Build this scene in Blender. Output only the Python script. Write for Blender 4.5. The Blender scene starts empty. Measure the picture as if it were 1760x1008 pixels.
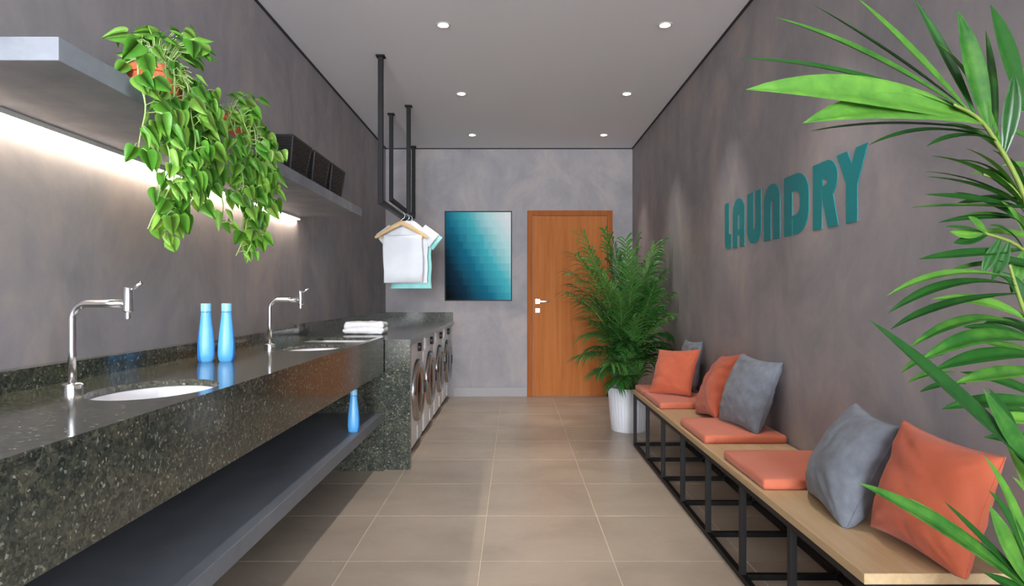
import bpy, bmesh, math, random
from mathutils import Vector, Matrix, Euler, Quaternion, noise

random.seed(7)
SC = bpy.context.scene
COL = SC.collection
PI = math.pi

# ------------------------------------------------------------------ camera
FPX, VX, VY, EYE = 1110.0, 884.0, 508.0, 1.2      # focal length and vanishing point in pixels of 1760x1008
cam_d = bpy.data.cameras.new('camera')
cam = bpy.data.objects.new('camera', cam_d); COL.objects.link(cam)
cam_d.sensor_width = 36.0; cam_d.sensor_fit = 'HORIZONTAL'
cam_d.lens = 36.0 * FPX / 1760.0
cam_d.shift_x = -(VX - 880.0) / 1760.0
cam_d.shift_y = (VY - 504.0) / 1760.0
cam_d.clip_start = 0.05
cam.location = (0, 0, EYE); cam.rotation_euler = (PI / 2, 0, 0)
SC.camera = cam

# ------------------------------------------------------------------ world, daylight, exposure
W = bpy.data.worlds.new('overcast_sky'); SC.world = W; W.use_nodes = True
bg = W.node_tree.nodes['Background']
bg.inputs['Color'].default_value = (0.86, 0.93, 1.0, 1)
bg.inputs['Strength'].default_value = 75.0
SC.view_settings.view_transform = 'Standard'
SC.view_settings.look = 'None'
SC.view_settings.gamma = 1.0
SC.view_settings.use_curve_mapping = False
SC.view_settings.exposure = 0.46
DOWNLIGHT_W = 53.0
LED_EMIT = 92.0

# ------------------------------------------------------------------ room measures (metres)
XL, XR, YB, YF, ZC = -1.525, 1.40, 7.655, -10.0, 2.945

# daylight portal for the unseen window added behind the viewer
pl = bpy.data.lights.new('added_window_portal', 'AREA'); pl.shape = 'RECTANGLE'; pl.size = 2.7; pl.size_y = 2.7
pl.cycles.is_portal = True
po = bpy.data.objects.new('added_window_portal', pl); COL.objects.link(po)
po.location = (-0.06, YF - 0.13, 1.45); po.rotation_euler = (PI / 2, 0, 0)


# high side window behind the viewer, added as cool fill from the bench side
SWY0, SWY1, SWZ0, SWZ1 = -2.6, -0.6, 1.30, 2.60
pl2 = bpy.data.lights.new('added_side_window_portal', 'AREA'); pl2.shape = 'RECTANGLE'; pl2.size = SWZ1 - SWZ0; pl2.size_y = SWY1 - SWY0
pl2.cycles.is_portal = True
po2 = bpy.data.objects.new('added_side_window_portal', pl2); COL.objects.link(po2)
po2.location = (XR + 0.125, (SWY0 + SWY1) / 2, (SWZ0 + SWZ1) / 2); po2.rotation_euler = (0, PI / 2, 0)


def at(px, py, Y):
    """world point seen at a pixel of the photograph at depth Y"""
    return Vector(((px - VX) * Y / FPX, Y, EYE - (py - VY) * Y / FPX))


# ------------------------------------------------------------------ object helpers
BASE = {}


def setp(o, label=None, cat=None, group=None, kind=None):
    if label: o['label'] = label
    if cat: o['category'] = cat
    if group: o['group'] = group
    if kind: o['kind'] = kind
    return o


def thing(name, label, cat, loc=(0, 0, 0), group=None, kind=None):
    o = bpy.data.objects.new(name, None); COL.objects.link(o)
    o.location = loc; o.empty_display_size = 0.05
    BASE[o.name] = Vector(loc)
    return setp(o, label, cat, group, kind)


def obj(name, bm, mat, parent=None, loc=None, smooth=False, kind=None, label=None):
    """bm is in world coordinates; becomes ONE mesh object (child of parent when given)"""
    me = bpy.data.meshes.new(name)
    off = BASE.get(parent.name, Vector((0, 0, 0))) if parent else Vector(loc if loc else (0, 0, 0))
    if off.length: bmesh.ops.translate(bm, verts=bm.verts, vec=-off)
    bmesh.ops.recalc_face_normals(bm, faces=bm.faces)
    bm.to_mesh(me); bm.free()
    me.materials.append(mat)
    if smooth:
        for p in me.polygons: p.use_smooth = True
        if smooth != 'full':
            try: me.set_sharp_from_angle(angle=math.radians(38))
            except Exception: pass
    o = bpy.data.objects.new(name, me); COL.objects.link(o)
    if parent: o.parent = parent
    elif loc: o.location = loc
    BASE[o.name] = off
    return setp(o, label, None, None, kind)


def box(bm, x0, x1, y0, y1, z0, z1, bevel=0.0, seg=2):
    r = bmesh.ops.create_cube(bm, size=1.0)
    vs = r['verts']
    for v in vs:
        v.co = Vector(((x0 + x1) / 2 + v.co.x * (x1 - x0), (y0 + y1) / 2 + v.co.y * (y1 - y0), (z0 + z1) / 2 + v.co.z * (z1 - z0)))
    if bevel > 0:
        es = list({e for v in vs for e in v.link_edges})
        bmesh.ops.bevel(bm, geom=es, offset=bevel, segments=seg, profile=0.5, affect='EDGES')
    return bm


def bx(*a, **k):
    return box(bmesh.new(), *a, **k)


def tube(bm, pts, r, n=10, caps=True, flat=1.0):
    """tube through points; r a number or one per point"""
    pts = [Vector(p) for p in pts]
    rs = r if isinstance(r, (list, tuple)) else [r] * len(pts)
    rings = []
    up = None
    for i, p in enumerate(pts):
        t = (pts[min(i + 1, len(pts) - 1)] - pts[max(i - 1, 0)]).normalized()
        if up is None:
            up = Vector((0, 0, 1)) if abs(t.z) < 0.9 else Vector((1, 0, 0))
        a = t.cross(up).normalized(); b = a.cross(t).normalized(); up = b
        rings.append([bm.verts.new(p + (a * math.cos(2 * PI * k / n) + b * flat * math.sin(2 * PI * k / n)) * rs[i]) for k in range(n)])
    for i in range(len(rings) - 1):
        for k in range(n):
            bm.faces.new((rings[i][k], rings[i][(k + 1) % n], rings[i + 1][(k + 1) % n], rings[i + 1][k]))
    if caps:
        bm.faces.new(rings[0][::-1]); bm.faces.new(rings[-1])
    return bm


def lathe(bm, prof, c, n=28, sx=1.0, sy=1.0, flute=0.0, nf=0, capb=True, capt=True):
    """profile [(r, z)...] about a vertical axis at c"""
    rings = []
    for r, z in prof:
        ring = []
        for k in range(n):
            a = 2 * PI * k / n
            rr = r * (1 + (flute * (0.5 + 0.5 * math.cos(nf * a)) if flute else 0))
            ring.append(bm.verts.new((c[0] + rr * sx * math.cos(a), c[1] + rr * sy * math.sin(a), c[2] + z)))
        rings.append(ring)
    for i in range(len(rings) - 1):
        for k in range(n):
            bm.faces.new((rings[i][k], rings[i][(k + 1) % n], rings[i + 1][(k + 1) % n], rings[i + 1][k]))
    if capb: bm.faces.new(rings[0][::-1])
    if capt: bm.faces.new(rings[-1])
    return bm


def ngon_extrude(loops, depth, to3d):
    """loops[0] outer outline, others holes, in 2D; filled and extruded by depth; to3d(u, v, w) -> world"""
    bm = bmesh.new()
    edges = []
    for lp in loops:
        vs = [bm.verts.new((u, v, 0)) for u, v in lp]
        edges += [bm.edges.new((vs[i], vs[(i + 1) % len(vs)])) for i in range(len(vs))]
    bm.free()
    from mathutils.geometry import tessellate_polygon
    flat = [Vector((u, v, 0)) for lp in loops for u, v in lp]
    tris = tessellate_polygon([[Vector((u, v, 0)) for u, v in lp] for lp in loops])
    bm = bmesh.new()
    vs = [bm.verts.new(p) for p in flat]
    for t in tris:
        try: bm.faces.new([vs[i] for i in t])
        except ValueError: pass
    bmesh.ops.recalc_face_normals(bm, faces=bm.faces)
    faces = [f for f in bm.faces]
    ext = bmesh.ops.extrude_face_region(bm, geom=faces)
    for g in ext['geom']:
        if isinstance(g, bmesh.types.BMVert): g.co.z += depth
    for v in bm.verts:
        v.co = Vector(to3d(v.co.x, v.co.y, v.co.z))
    return bm


def arc(cx, cy, rx, ry, a0, a1, n=10):
    return [(cx + rx * math.cos(math.radians(a0 + (a1 - a0) * i / n)), cy + ry * math.sin(math.radians(a0 + (a1 - a0) * i / n))) for i in range(n + 1)]


# ------------------------------------------------------------------ materials
def lin(r, g, b):
    f = lambda c: (c / 255 / 12.92) if c / 255 <= 0.04045 else ((c / 255 + 0.055) / 1.055) ** 2.4
    return (f(r), f(g), f(b), 1)


def new_mat(name):
    m = bpy.data.materials.new(name); m.use_nodes = True
    nt = m.node_tree
    return m, nt, nt.nodes['Principled BSDF']


def pbsdf(name, col, rough=0.5, metal=0.0, spec=0.5, **kw):
    m, nt, b = new_mat(name)
    b.inputs['Base Color'].default_value = col
    b.inputs['Roughness'].default_value = rough
    b.inputs['Metallic'].default_value = metal
    b.inputs['Specular IOR Level'].default_value = spec
    for k, v in kw.items():
        b.inputs[k].default_value = v
    return m


def nd(nt, t, **kw):
    n = nt.nodes.new(t)
    for k, v in kw.items(): setattr(n, k, v)
    return n


def coords(nt, scale=(1, 1, 1), kind='Object', obj_world=True):
    if obj_world:
        g = nd(nt, 'ShaderNodeNewGeometry'); src = g.outputs['Position']
    else:
        g = nd(nt, 'ShaderNodeTexCoord'); src = g.outputs[kind]
    mp = nd(nt, 'ShaderNodeMapping'); mp.inputs['Scale'].default_value = scale
    nt.links.new(src, mp.inputs['Vector'])
    return mp.outputs['Vector']


def noise_tex(nt, vec, scale, detail=4, rough=0.55, dist=0.0):
    n = nd(nt, 'ShaderNodeTexNoise')
    n.inputs['Scale'].default_value = scale; n.inputs['Detail'].default_value = detail
    n.inputs['Roughness'].default_value = rough; n.inputs['Distortion'].default_value = dist
    nt.links.new(vec, n.inputs['Vector'])
    return n.outputs['Fac']


def ramp(nt, fac, stops, interp='LINEAR'):
    r = nd(nt, 'ShaderNodeValToRGB'); r.color_ramp.interpolation = interp
    el = r.color_ramp.elements
    while len(el) < len(stops): el.new(0.5)
    for e, (p, c) in zip(el, stops):
        e.position = p; e.color = c
    nt.links.new(fac, r.inputs['Fac'])
    return r.outputs['Color']


def mixc(nt, a, b, fac, mode='MIX'):
    m = nd(nt, 'ShaderNodeMix', data_type='RGBA', blend_type=mode)
    for s, v in ((m.inputs[0], fac), (m.inputs[6], a), (m.inputs[7], b)):
        if hasattr(v, 'is_linked') or isinstance(v, bpy.types.NodeSocket): nt.links.new(v, s)
        else: s.default_value = v
    return m.outputs[2]


def bump(nt, b, h, strength=0.2, dist=0.01):
    n = nd(nt, 'ShaderNodeBump'); n.inputs['Strength'].default_value = strength; n.inputs['Distance'].default_value = dist
    nt.links.new(h, n.inputs['Height']); nt.links.new(n.outputs['Normal'], b.inputs['Normal'])


def mat_plaster(name, c0, c1, c2):
    """burnished cement plaster: cloudy tone with faint vertical trowel streaks"""
    m, nt, b = new_mat(name)
    v1 = coords(nt, (1, 1, 0.75)); v2 = coords(nt, (2.4, 2.4, 0.5))
    n1 = noise_tex(nt, v1, 2.1, 7, 0.66, 0.7); n2 = noise_tex(nt, v2, 2.2, 5, 0.6)
    n3 = noise_tex(nt, coords(nt), 9, 5, 0.6)
    mm = nd(nt, 'ShaderNodeMath', operation='MULTIPLY_ADD'); nt.links.new(n2, mm.inputs[0]); mm.inputs[1].default_value = 0.30
    nt.links.new(n1, mm.inputs[2])
    m2 = nd(nt, 'ShaderNodeMath', operation='MULTIPLY_ADD'); nt.links.new(n3, m2.inputs[0]); m2.inputs[1].default_value = 0.18
    nt.links.new(mm.outputs[0], m2.inputs[2])
    c = ramp(nt, m2.outputs[0], [(0.54, c0), (0.74, c1), (0.92, c2)])
    nt.links.new(c, b.inputs['Base Color'])
    b.inputs['Roughness'].default_value = 0.62; b.inputs['Specular IOR Level'].default_value = 0.35
    bump(nt, b, n3, 0.06, 0.01)
    return m


M = {}
M['plaster'] = mat_plaster('cement_plaster', lin(136, 132, 135), lin(152, 146, 148), lin(168, 157, 153))
M['ceiling'] = pbsdf('ceiling_paint', lin(240, 239, 243), 0.8, spec=0.2)
M['gap'] = pbsdf('gap_shade', lin(48, 45, 46), 0.8)  # shade of the ceiling gap as a flat dark colour
M['baseb'] = pbsdf('baseboard_grey', lin(152, 146, 146), 0.5)


def mat_tile():
    m, nt, b = new_mat('porcelain_tile')
    oi = nd(nt, 'ShaderNodeObjectInfo')
    n1 = noise_tex(nt, coords(nt, (1, 1.6, 1)), 1.7, 6, 0.6, 0.6)
    n2 = noise_tex(nt, coords(nt), 30, 3, 0.6)
    c = ramp(nt, n1, [(0.3, lin(160, 146, 131)), (0.52, lin(173, 159, 143)), (0.75, lin(184, 170, 153))])
    tint = ramp(nt, oi.outputs['Random'], [(0, (0.93, 0.93, 0.94, 1)), (1, (1.03, 1.02, 1.0, 1))])
    c = mixc(nt, c, tint, 1.0, 'MULTIPLY')
    nt.links.new(c, b.inputs['Base Color'])
    r = ramp(nt, n2, [(0.3, (0.30, 0.30, 0.30, 1)), (0.7, (0.40, 0.40, 0.40, 1))])
    nt.links.new(r, b.inputs['Roughness'])
    return m


M['tile'] = mat_tile()
M['grout'] = pbsdf('grout', lin(205, 190, 172), 0.8)


def mat_granite():
    m, nt, b = new_mat('dark_green_granite')
    v = coords(nt)
    ds = nd(nt, 'ShaderNodeTexNoise'); ds.inputs['Scale'].default_value = 60; ds.inputs['Detail'].default_value = 3; nt.links.new(v, ds.inputs['Vector'])
    vm = nd(nt, 'ShaderNodeVectorMath', operation='MULTIPLY_ADD'); nt.links.new(ds.outputs['Color'], vm.inputs[0]); vm.inputs[1].default_value = (0.016, 0.016, 0.016); nt.links.new(v, vm.inputs[2])
    w = vm.outputs[0]

    def cells(scale):
        vo = nd(nt, 'ShaderNodeTexVoronoi'); vo.inputs['Scale'].default_value = scale; nt.links.new(w, vo.inputs['Vector'])
        sp = nd(nt, 'ShaderNodeSeparateColor'); nt.links.new(vo.outputs['Color'], sp.inputs['Color'])
        return sp.outputs['Red']
    fine = ramp(nt, cells(150), [(0.0, lin(40, 43, 40)), (0.5, lin(62, 65, 60)), (0.85, lin(86, 88, 80)), (0.95, lin(106, 108, 98)), (0.99, lin(172, 176, 166))])
    big = ramp(nt, cells(62), [(0.0, lin(36, 39, 38)), (0.5, lin(60, 62, 56)), (1.0, lin(92, 88, 74))])
    c = mixc(nt, fine, big, 0.5)
    cloud = noise_tex(nt, v, 8, 4, 0.6)
    c2 = mixc(nt, c, ramp(nt, cloud, [(0.3, (0.85, 0.92, 0.92, 1)), (0.7, (1.3, 1.24, 1.14, 1))]), 1.0, 'MULTIPLY')
    nt.links.new(c2, b.inputs['Base Color'])
    b.inputs['Roughness'].default_value = 0.12
    b.inputs['Specular IOR Level'].default_value = 0.5
    return m


M['granite'] = mat_granite()


def mat_concrete(name, a, c, scale=3.0, rough=0.6):
    m, nt, b = new_mat(name)
    n1 = noise_tex(nt, coords(nt), scale, 7, 0.62, 0.3)
    n2 = noise_tex(nt, coords(nt), 40, 3, 0.6)
    nt.links.new(ramp(nt, n1, [(0.3, a), (0.7, c)]), b.inputs['Base Color'])
    b.inputs['Roughness'].default_value = rough
    bump(nt, b, n2, 0.08, 0.004)
    return m


M['shelf'] = mat_concrete('concrete_shelf', lin(118, 122, 130), lin(146, 149, 156), 6)
M['low_shelf'] = mat_concrete('grey_shelf_board', lin(102, 106, 114), lin(116, 119, 126), 4, 0.5)


def mat_wood(name, cols, axis=2, scale=1.0, stretch=0.06, rough=0.45, wave=14):
    m, nt, b = new_mat(name)
    sc = [1, 1, 1]; sc[axis] = stretch
    v = coords(nt, tuple(s * scale for s in sc))
    n1 = noise_tex(nt, v, 16, 5, 0.6, 0.8); n2 = noise_tex(nt, v, 70, 3, 0.6)
    mm = nd(nt, 'ShaderNodeMath', operation='MULTIPLY_ADD'); nt.links.new(n2, mm.inputs[0]); mm.inputs[1].default_value = 0.35
    nt.links.new(n1, mm.inputs[2])
    nt.links.new(ramp(nt, mm.outputs[0], [(0.45, cols[0]), (0.68, cols[1]), (0.9, cols[2])]), b.inputs['Base Color'])
    b.inputs['Roughness'].default_value = rough
    bump(nt, b, n2, 0.04, 0.002)
    return m


M['door'] = mat_wood('door_veneer', (lin(162, 94, 46), lin(176, 106, 55), lin(184, 115, 63)), 2, 1.0, 0.05, 0.7)
M['door_frame'] = mat_wood('door_frame_wood', (lin(148, 80, 36), lin(160, 90, 42), lin(168, 98, 50)), 2, 1.0, 0.05, 0.7)
for _k in ('door', 'door_frame'): M[_k].node_tree.nodes['Principled BSDF'].inputs['Specular IOR Level'].default_value = 0.15
M['bench_wood'] = mat_wood('pale_oak', (lin(174, 145, 107), lin(190, 161, 122), lin(200, 173, 136)), 1, 1.0, 0.05)
M['hanger_wood'] = mat_wood('hanger_wood', (lin(200, 160, 105), lin(216, 178, 122), lin(226, 192, 140)), 0, 1.0, 0.1)
M['black_metal'] = pbsdf('black_powder_coat', lin(22, 20, 21), 0.5, 0.0, 0.25)
M['chrome'] = pbsdf('brushed_chrome', (0.72, 0.72, 0.74, 1), 0.22, 1.0)
M['ceramic'] = pbsdf('white_ceramic', lin(225, 224, 228), 0.15, 0.0, 0.5)
M['drain'] = pbsdf('drain_steel', (0.55, 0.55, 0.56, 1), 0.3, 1.0)
M['appliance'] = pbsdf('white_appliance', lin(243, 243, 245), 0.3, 0.0, 0.5)
M['panel_grey'] = pbsdf('appliance_panel', lin(236, 236, 238), 0.35)
M['glass_black'] = pbsdf('black_glass', lin(14, 14, 16), 0.06, 0.0, 0.6)
M['dark_plastic'] = pbsdf('dark_plastic', lin(40, 36, 36), 0.5)
M['ring'] = pbsdf('door_ring_chrome', (0.42, 0.40, 0.38, 1), 0.2, 1.0)
M['bottle'] = pbsdf('blue_plastic', lin(44, 122, 204), 0.3, 0.0, 0.5)
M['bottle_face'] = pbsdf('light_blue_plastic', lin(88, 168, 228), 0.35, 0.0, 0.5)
M['cap'] = pbsdf('pale_cyan_cap', lin(140, 205, 236), 0.35)


def mat_fabric(name, a, c, rough=0.85, scale=5, weave=260):
    m, nt, b = new_mat(name)
    v = coords(nt, obj_world=False)
    n1 = noise_tex(nt, v, scale, 4, 0.6); n2 = noise_tex(nt, v, weave, 2, 0.5)
    nt.links.new(ramp(nt, n1, [(0.3, a), (0.7, c)]), b.inputs['Base Color'])
    b.inputs['Roughness'].default_value = rough
    b.inputs['Specular IOR Level'].default_value = 0.2
    b.inputs['Sheen Weight'].default_value = 0.15
    bump(nt, b, n2, 0.15, 0.002)
    return m


M['orange'] = mat_fabric('orange_cotton', lin(186, 92, 64), lin(196, 102, 73))
M['orange_pad'] = mat_fabric('orange_pad_fabric', lin(196, 106, 78), lin(205, 115, 86), 0.6)
M['grey_fabric'] = mat_fabric('grey_linen', lin(104, 109, 118), lin(126, 131, 140), 0.9, 22)
M['towel'] = mat_fabric('white_terry', lin(232, 232, 236), lin(242, 242, 245), 0.95, 40, 400)
M['tee_white'] = mat_fabric('white_jersey', lin(226, 228, 234), lin(236, 238, 242))
M['tee_mint'] = mat_fabric('mint_jersey', lin(150, 218, 214), lin(164, 226, 222))
M['teal'] = pbsdf('teal_paint', lin(22, 132, 136), 0.5)
M['terracotta'] = mat_concrete('terracotta', lin(190, 84, 46), lin(214, 112, 70), 18, 0.75)
M['soil'] = mat_concrete('dark_soil', lin(38, 30, 24), lin(70, 56, 44), 60, 0.95)
M['white_pot'] = pbsdf('white_fluted_glaze', lin(222, 222, 228), 0.4)
M['wicker'] = pbsdf('black_wicker', lin(46, 43, 43), 0.55)


def mat_leaf(name, cols, trans=0.35, rough=0.38, vein=False):
    m, nt, b = new_mat(name)
    oi = nd(nt, 'ShaderNodeObjectInfo')
    n1 = noise_tex(nt, coords(nt), 25, 3, 0.6)
    mm = nd(nt, 'ShaderNodeMath', operation='MULTIPLY_ADD'); nt.links.new(oi.outputs['Random'], mm.inputs[0]); mm.inputs[1].default_value = 0.6
    m2 = nd(nt, 'ShaderNodeMath', operation='MULTIPLY'); nt.links.new(n1, m2.inputs[0]); m2.inputs[1].default_value = 0.5
    nt.links.new(m2.outputs[0], mm.inputs[2])
    c = ramp(nt, mm.outputs[0], [(0.1, cols[0]), (0.5, cols[1]), (0.85, cols[2])])
    nt.links.new(c, b.inputs['Base Color'])
    b.inputs['Roughness'].default_value = rough
    tr = nd(nt, 'ShaderNodeBsdfTranslucent'); nt.links.new(c, tr.inputs['Color'])
    mx = nd(nt, 'ShaderNodeMixShader'); mx.inputs['Fac'].default_value = trans
    nt.links.new(b.outputs['BSDF'], mx.inputs[1]); nt.links.new(tr.outputs['BSDF'], mx.inputs[2])
    nt.links.new(mx.outputs['Shader'], nt.nodes['Material Output'].inputs['Surface'])
    return m


M['pothos'] = mat_leaf('pothos_leaf', (lin(62, 128, 36), lin(98, 164, 52), lin(152, 202, 84)), 0.32)
M['vine'] = pbsdf('pothos_stem', lin(168, 196, 118), 0.5)
M['palm_near'] = mat_leaf('palm_leaflet', (lin(24, 66, 26), lin(44, 98, 36), lin(104, 158, 60)), 0.25, 0.36)
M['palm_far'] = mat_leaf('areca_leaflet', (lin(34, 82, 32), lin(54, 112, 46), lin(98, 150, 74)), 0.3, 0.4)
M['rachis'] = pbsdf('palm_stem', lin(120, 138, 62), 0.5)
M['cane'] = pbsdf('palm_cane', lin(96, 112, 62), 0.6)


def mat_emit(name, col, s):
    m, nt, b = new_mat(name)
    b.inputs['Base Color'].default_value = (1, 1, 1, 1)
    b.inputs['Emission Color'].default_value = col
    b.inputs['Emission Strength'].default_value = s
    return m


M['lamp'] = mat_emit('lamp_lens', (1.0, 0.86, 0.68, 1), 22.0)
M['led'] = mat_emit('led_diffuser', (1.0, 0.84, 0.66, 1), LED_EMIT)
M['alu'] = pbsdf('white_trim_metal', lin(200, 198, 196), 0.4, 0.0)


def mat_glass(name='window_glass', tint=1.0):
    m, nt, b = new_mat(name)
    t = nd(nt, 'ShaderNodeBsdfTransparent'); t.inputs['Color'].default_value = (tint, tint, tint, 1)
    g = nd(nt, 'ShaderNodeBsdfGlossy'); g.inputs['Roughness'].default_value = 0.02
    mx = nd(nt, 'ShaderNodeMixShader'); mx.inputs['Fac'].default_value = 0.06
    nt.links.new(t.outputs[0], mx.inputs[1]); nt.links.new(g.outputs[0], mx.inputs[2])
    nt.links.new(mx.outputs[0], nt.nodes['Material Output'].inputs['Surface'])
    return m


M['glass'] = mat_glass()
M['tinted_glass'] = mat_glass('tinted_window_glass', 0.48)  # tint sets how strongly the added side window fills


def mat_art():
    """abstract print: blocky teal gradient, pale at the upper right, black at the lower left"""
    m, nt, b = new_mat('abstract_print')
    tc = nd(nt, 'ShaderNodeTexCoord')
    sep = nd(nt, 'ShaderNodeSeparateXYZ'); nt.links.new(tc.outputs['Generated'], sep.inputs[0])

    def math_(op, a, bb, c=None):
        n = nd(nt, 'ShaderNodeMath', operation=op)
        for i, v in enumerate((a, bb, c)):
            if v is None: continue
            if isinstance(v, (int, float)): n.inputs[i].default_value = v
            else: nt.links.new(v, n.inputs[i])
        return n.outputs[0]
    u, v = sep.outputs['X'], sep.outputs['Z']
    us = math_('SNAP', u, 0.065); vs = math_('SNAP', v, 0.083)
    cmb = nd(nt, 'ShaderNodeCombineXYZ'); nt.links.new(us, cmb.inputs[0]); nt.links.new(vs, cmb.inputs[1])
    wn = nd(nt, 'ShaderNodeTexWhiteNoise', noise_dimensions='2D'); nt.links.new(cmb.outputs[0], wn.inputs['Vector'])
    # blocks and a smooth wash together
    uu = math_('ADD', math_('MULTIPLY', u, 0.7), math_('MULTIPLY', us, 0.3))
    vv = math_('ADD', math_('MULTIPLY', v, 0.3), math_('MULTIPLY', vs, 0.7))
    t = math_('ADD', math_('MULTIPLY', uu, 0.60), math_('MULTIPLY', vv, 0.46))
    t = math_('ADD', t, math_('MULTIPLY', math_('SUBTRACT', wn.outputs['Value'], 0.5), 0.022))
    c = ramp(nt, t, [(0.03, lin(4, 8, 14)), (0.20, lin(14, 44, 62)), (0.42, lin(20, 104, 128)), (0.62, lin(70, 172, 182)), (0.80, lin(176, 216, 216)), (0.98, lin(228, 230, 230))])
    nt.links.new(c, b.inputs['Base Color'])
    b.inputs['Roughness'].default_value = 0.8
    b.inputs['Specular IOR Level'].default_value = 0.1
    return m


M['art'] = mat_art()


# ------------------------------------------------------------------ the setting
def struct(name, bm, mat, label=None):
    return setp(obj(name, bm, mat), label or None, None, None, 'structure')


T = 0.12
struct('wall_left', bx(XL - T, XL, YF - T, YB + T, -0.1, ZC + 0.1), M['plaster'], 'grey cement plaster wall behind the granite counters')
bm = bmesh.new()
for a in ((YF - T, SWY0, -0.1, ZC + 0.1), (SWY1, YB + T, -0.1, ZC + 0.1), (SWY0, SWY1, -0.1, SWZ0), (SWY0, SWY1, SWZ1, ZC + 0.1)):
    box(bm, XR, XR + T, a[0], a[1], a[2], a[3])
struct('wall_right', bm, M['plaster'], 'grey cement plaster wall carrying the teal lettering')
struct('wall_back', bx(XL, XR, YB, YB + T, -0.1, ZC + 0.1), M['plaster'], 'grey cement plaster end wall with door and picture')
struct('ceiling', bx(XL, XR, YF - T, YB, ZC, ZC + 0.1), M['ceiling'], 'plain off-white ceiling with recessed spotlights')
# wall behind the viewer, set far back: its wide window is added for daylight
wx0, wx1, wz0, wz1 = -1.41, 1.29, 0.10, 2.80
bm = bmesh.new()
for a in ((XL, wx0, -0.1, ZC), (wx1, XR, -0.1, ZC), (wx0, wx1, -0.1, wz0), (wx0, wx1, wz1, ZC)):
    box(bm, a[0], a[1], YF - T, YF, a[2], a[3])
struct('wall_front', bm, M['plaster'], 'grey cement plaster wall with a wide window added for daylight')
w1 = thing('added_window_1', None, None, (0, YF, wz0), kind='structure')
bm = bmesh.new()
for a in ((wx0, wx0 + 0.05, wz0, wz1), (wx1 - 0.05, wx1, wz0, wz1), (wx0, wx1, wz0, wz0 + 0.05), (wx0, wx1, wz1 - 0.05, wz1), (-0.085, -0.035, wz0, wz1)):
    box(bm, a[0], a[1], YF - 0.09, YF - 0.03, a[2], a[3])
obj('added_window_frame', bm, M['alu'], w1)
for x0, x1 in ((wx0 + 0.05, -0.085), (-0.035, wx1 - 0.05)):
    obj('pane', bx(x0, x1, YF - 0.065, YF - 0.059, wz0 + 0.05, wz1 - 0.05), M['glass'], w1)

w2 = thing('added_window_2', None, None, (XR, SWY0, SWZ0), kind='structure')  # unseen window added to brighten the counter side and shelf front
bm = bmesh.new()
for a in ((SWY0, SWY0 + 0.04, SWZ0, SWZ1), (SWY1 - 0.04, SWY1, SWZ0, SWZ1), (SWY0, SWY1, SWZ0, SWZ0 + 0.04), (SWY0, SWY1, SWZ1 - 0.04, SWZ1)):
    box(bm, XR + 0.03, XR + 0.09, a[0], a[1], a[2], a[3])
obj('added_window_frame', bm, M['alu'], w2)
obj('pane', bx(XR + 0.057, XR + 0.063, SWY0 + 0.04, SWY1 - 0.04, SWZ0 + 0.04, SWZ1 - 0.04), M['tinted_glass'], w2)

# floor: grout bed with single tiles on it
fl = struct('floor', bx(XL, XR, YF, YB, -0.1, -0.0025), M['grout'], 'beige porcelain tile floor with pale joints')
J = 0.0022
xs = sorted([XL] + [-0.152 + 0.6 * k for k in range(-2, 3)] + [XR]); xs = [x for x in xs if XL <= x <= XR]
ys = [YF] + [2.91 + 0.6 * k for k in range(-5, 8) if YF < 2.91 + 0.6 * k < YB] + [YB]
TILE = {}
for i in range(len(xs) - 1):
    for j in range(len(ys) - 1):
        dx, dy = xs[i + 1] - xs[i], ys[j + 1] - ys[j]
        key = (round(dx, 3), round(dy, 3))
        if key not in TILE:
            me = bpy.data.meshes.new('floor_tile')
            b_ = bx(J, dx - J, J, dy - J, -0.012, 0.0, bevel=0.0015, seg=1)
            b_.to_mesh(me); b_.free(); me.materials.append(M['tile']); TILE[key] = me
        o = bpy.data.objects.new('floor_tile', TILE[key]); COL.objects.link(o)
        o.parent = fl; o.location = (xs[i], ys[j], 0)

# dark strips carrying the shade of the gaps between walls and ceiling in their colour
struct('trim_1', bx(XL, XL + 0.010, YF, YB, ZC - 0.014, ZC), M['gap'], 'dark strip painted as the shadow gap along the ceiling edge over the counters')
struct('trim_2', bx(XR - 0.010, XR, YF, YB, ZC - 0.014, ZC), M['gap'], 'dark strip painted as the shadow gap along the ceiling edge over the bench')
struct('trim_3', bx(XL + 0.01, XR - 0.01, YB - 0.008, YB, ZC - 0.012, ZC), M['gap'], 'dark strip painted as the shadow gap along the ceiling edge over the door')
# baseboards
struct('baseboard_back', bx(-0.72, 0.150, YB - 0.014, YB, 0, 0.11, bevel=0.002), M['baseb'], 'pale grey baseboard below the picture')
struct('baseboard_corner', bx(1.163, XR, YB - 0.014, YB, 0, 0.11, bevel=0.002), M['baseb'], 'pale grey baseboard behind the potted palm')

# door
d = thing('door_1', 'orange-brown wooden door in a matching frame', None, (0.655, YB, 0), kind='structure')
dx0, dx1, dz = 0.152, 1.160, 2.203
bm = bmesh.new()
box(bm, dx0, dx0 + 0.062, YB - 0.035, YB, 0, dz, bevel=0.003)
obj('jamb', bm, M['door_frame'], d)
obj('jamb', bx(dx1 - 0.062, dx1, YB - 0.035, YB, 0, dz, bevel=0.003), M['door_frame'], d)
obj('head_frame', bx(dx0 + 0.062, dx1 - 0.062, YB - 0.035, YB, dz - 0.062, dz, bevel=0.003), M['door_frame'], d)
obj('door_leaf', bx(dx0 + 0.066, dx1 - 0.066, YB - 0.022, YB - 0.002, 0.006, dz - 0.066, bevel=0.002), M['door'], d)
hx, hz = 0.275, 1.128
hd = obj('door_handle', bx(hx - 0.028, hx + 0.028, YB - 0.030, YB - 0.022, hz - 0.028, hz + 0.028, bevel=0.003), M['chrome'], d, label='square chrome rose with lever')
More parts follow.
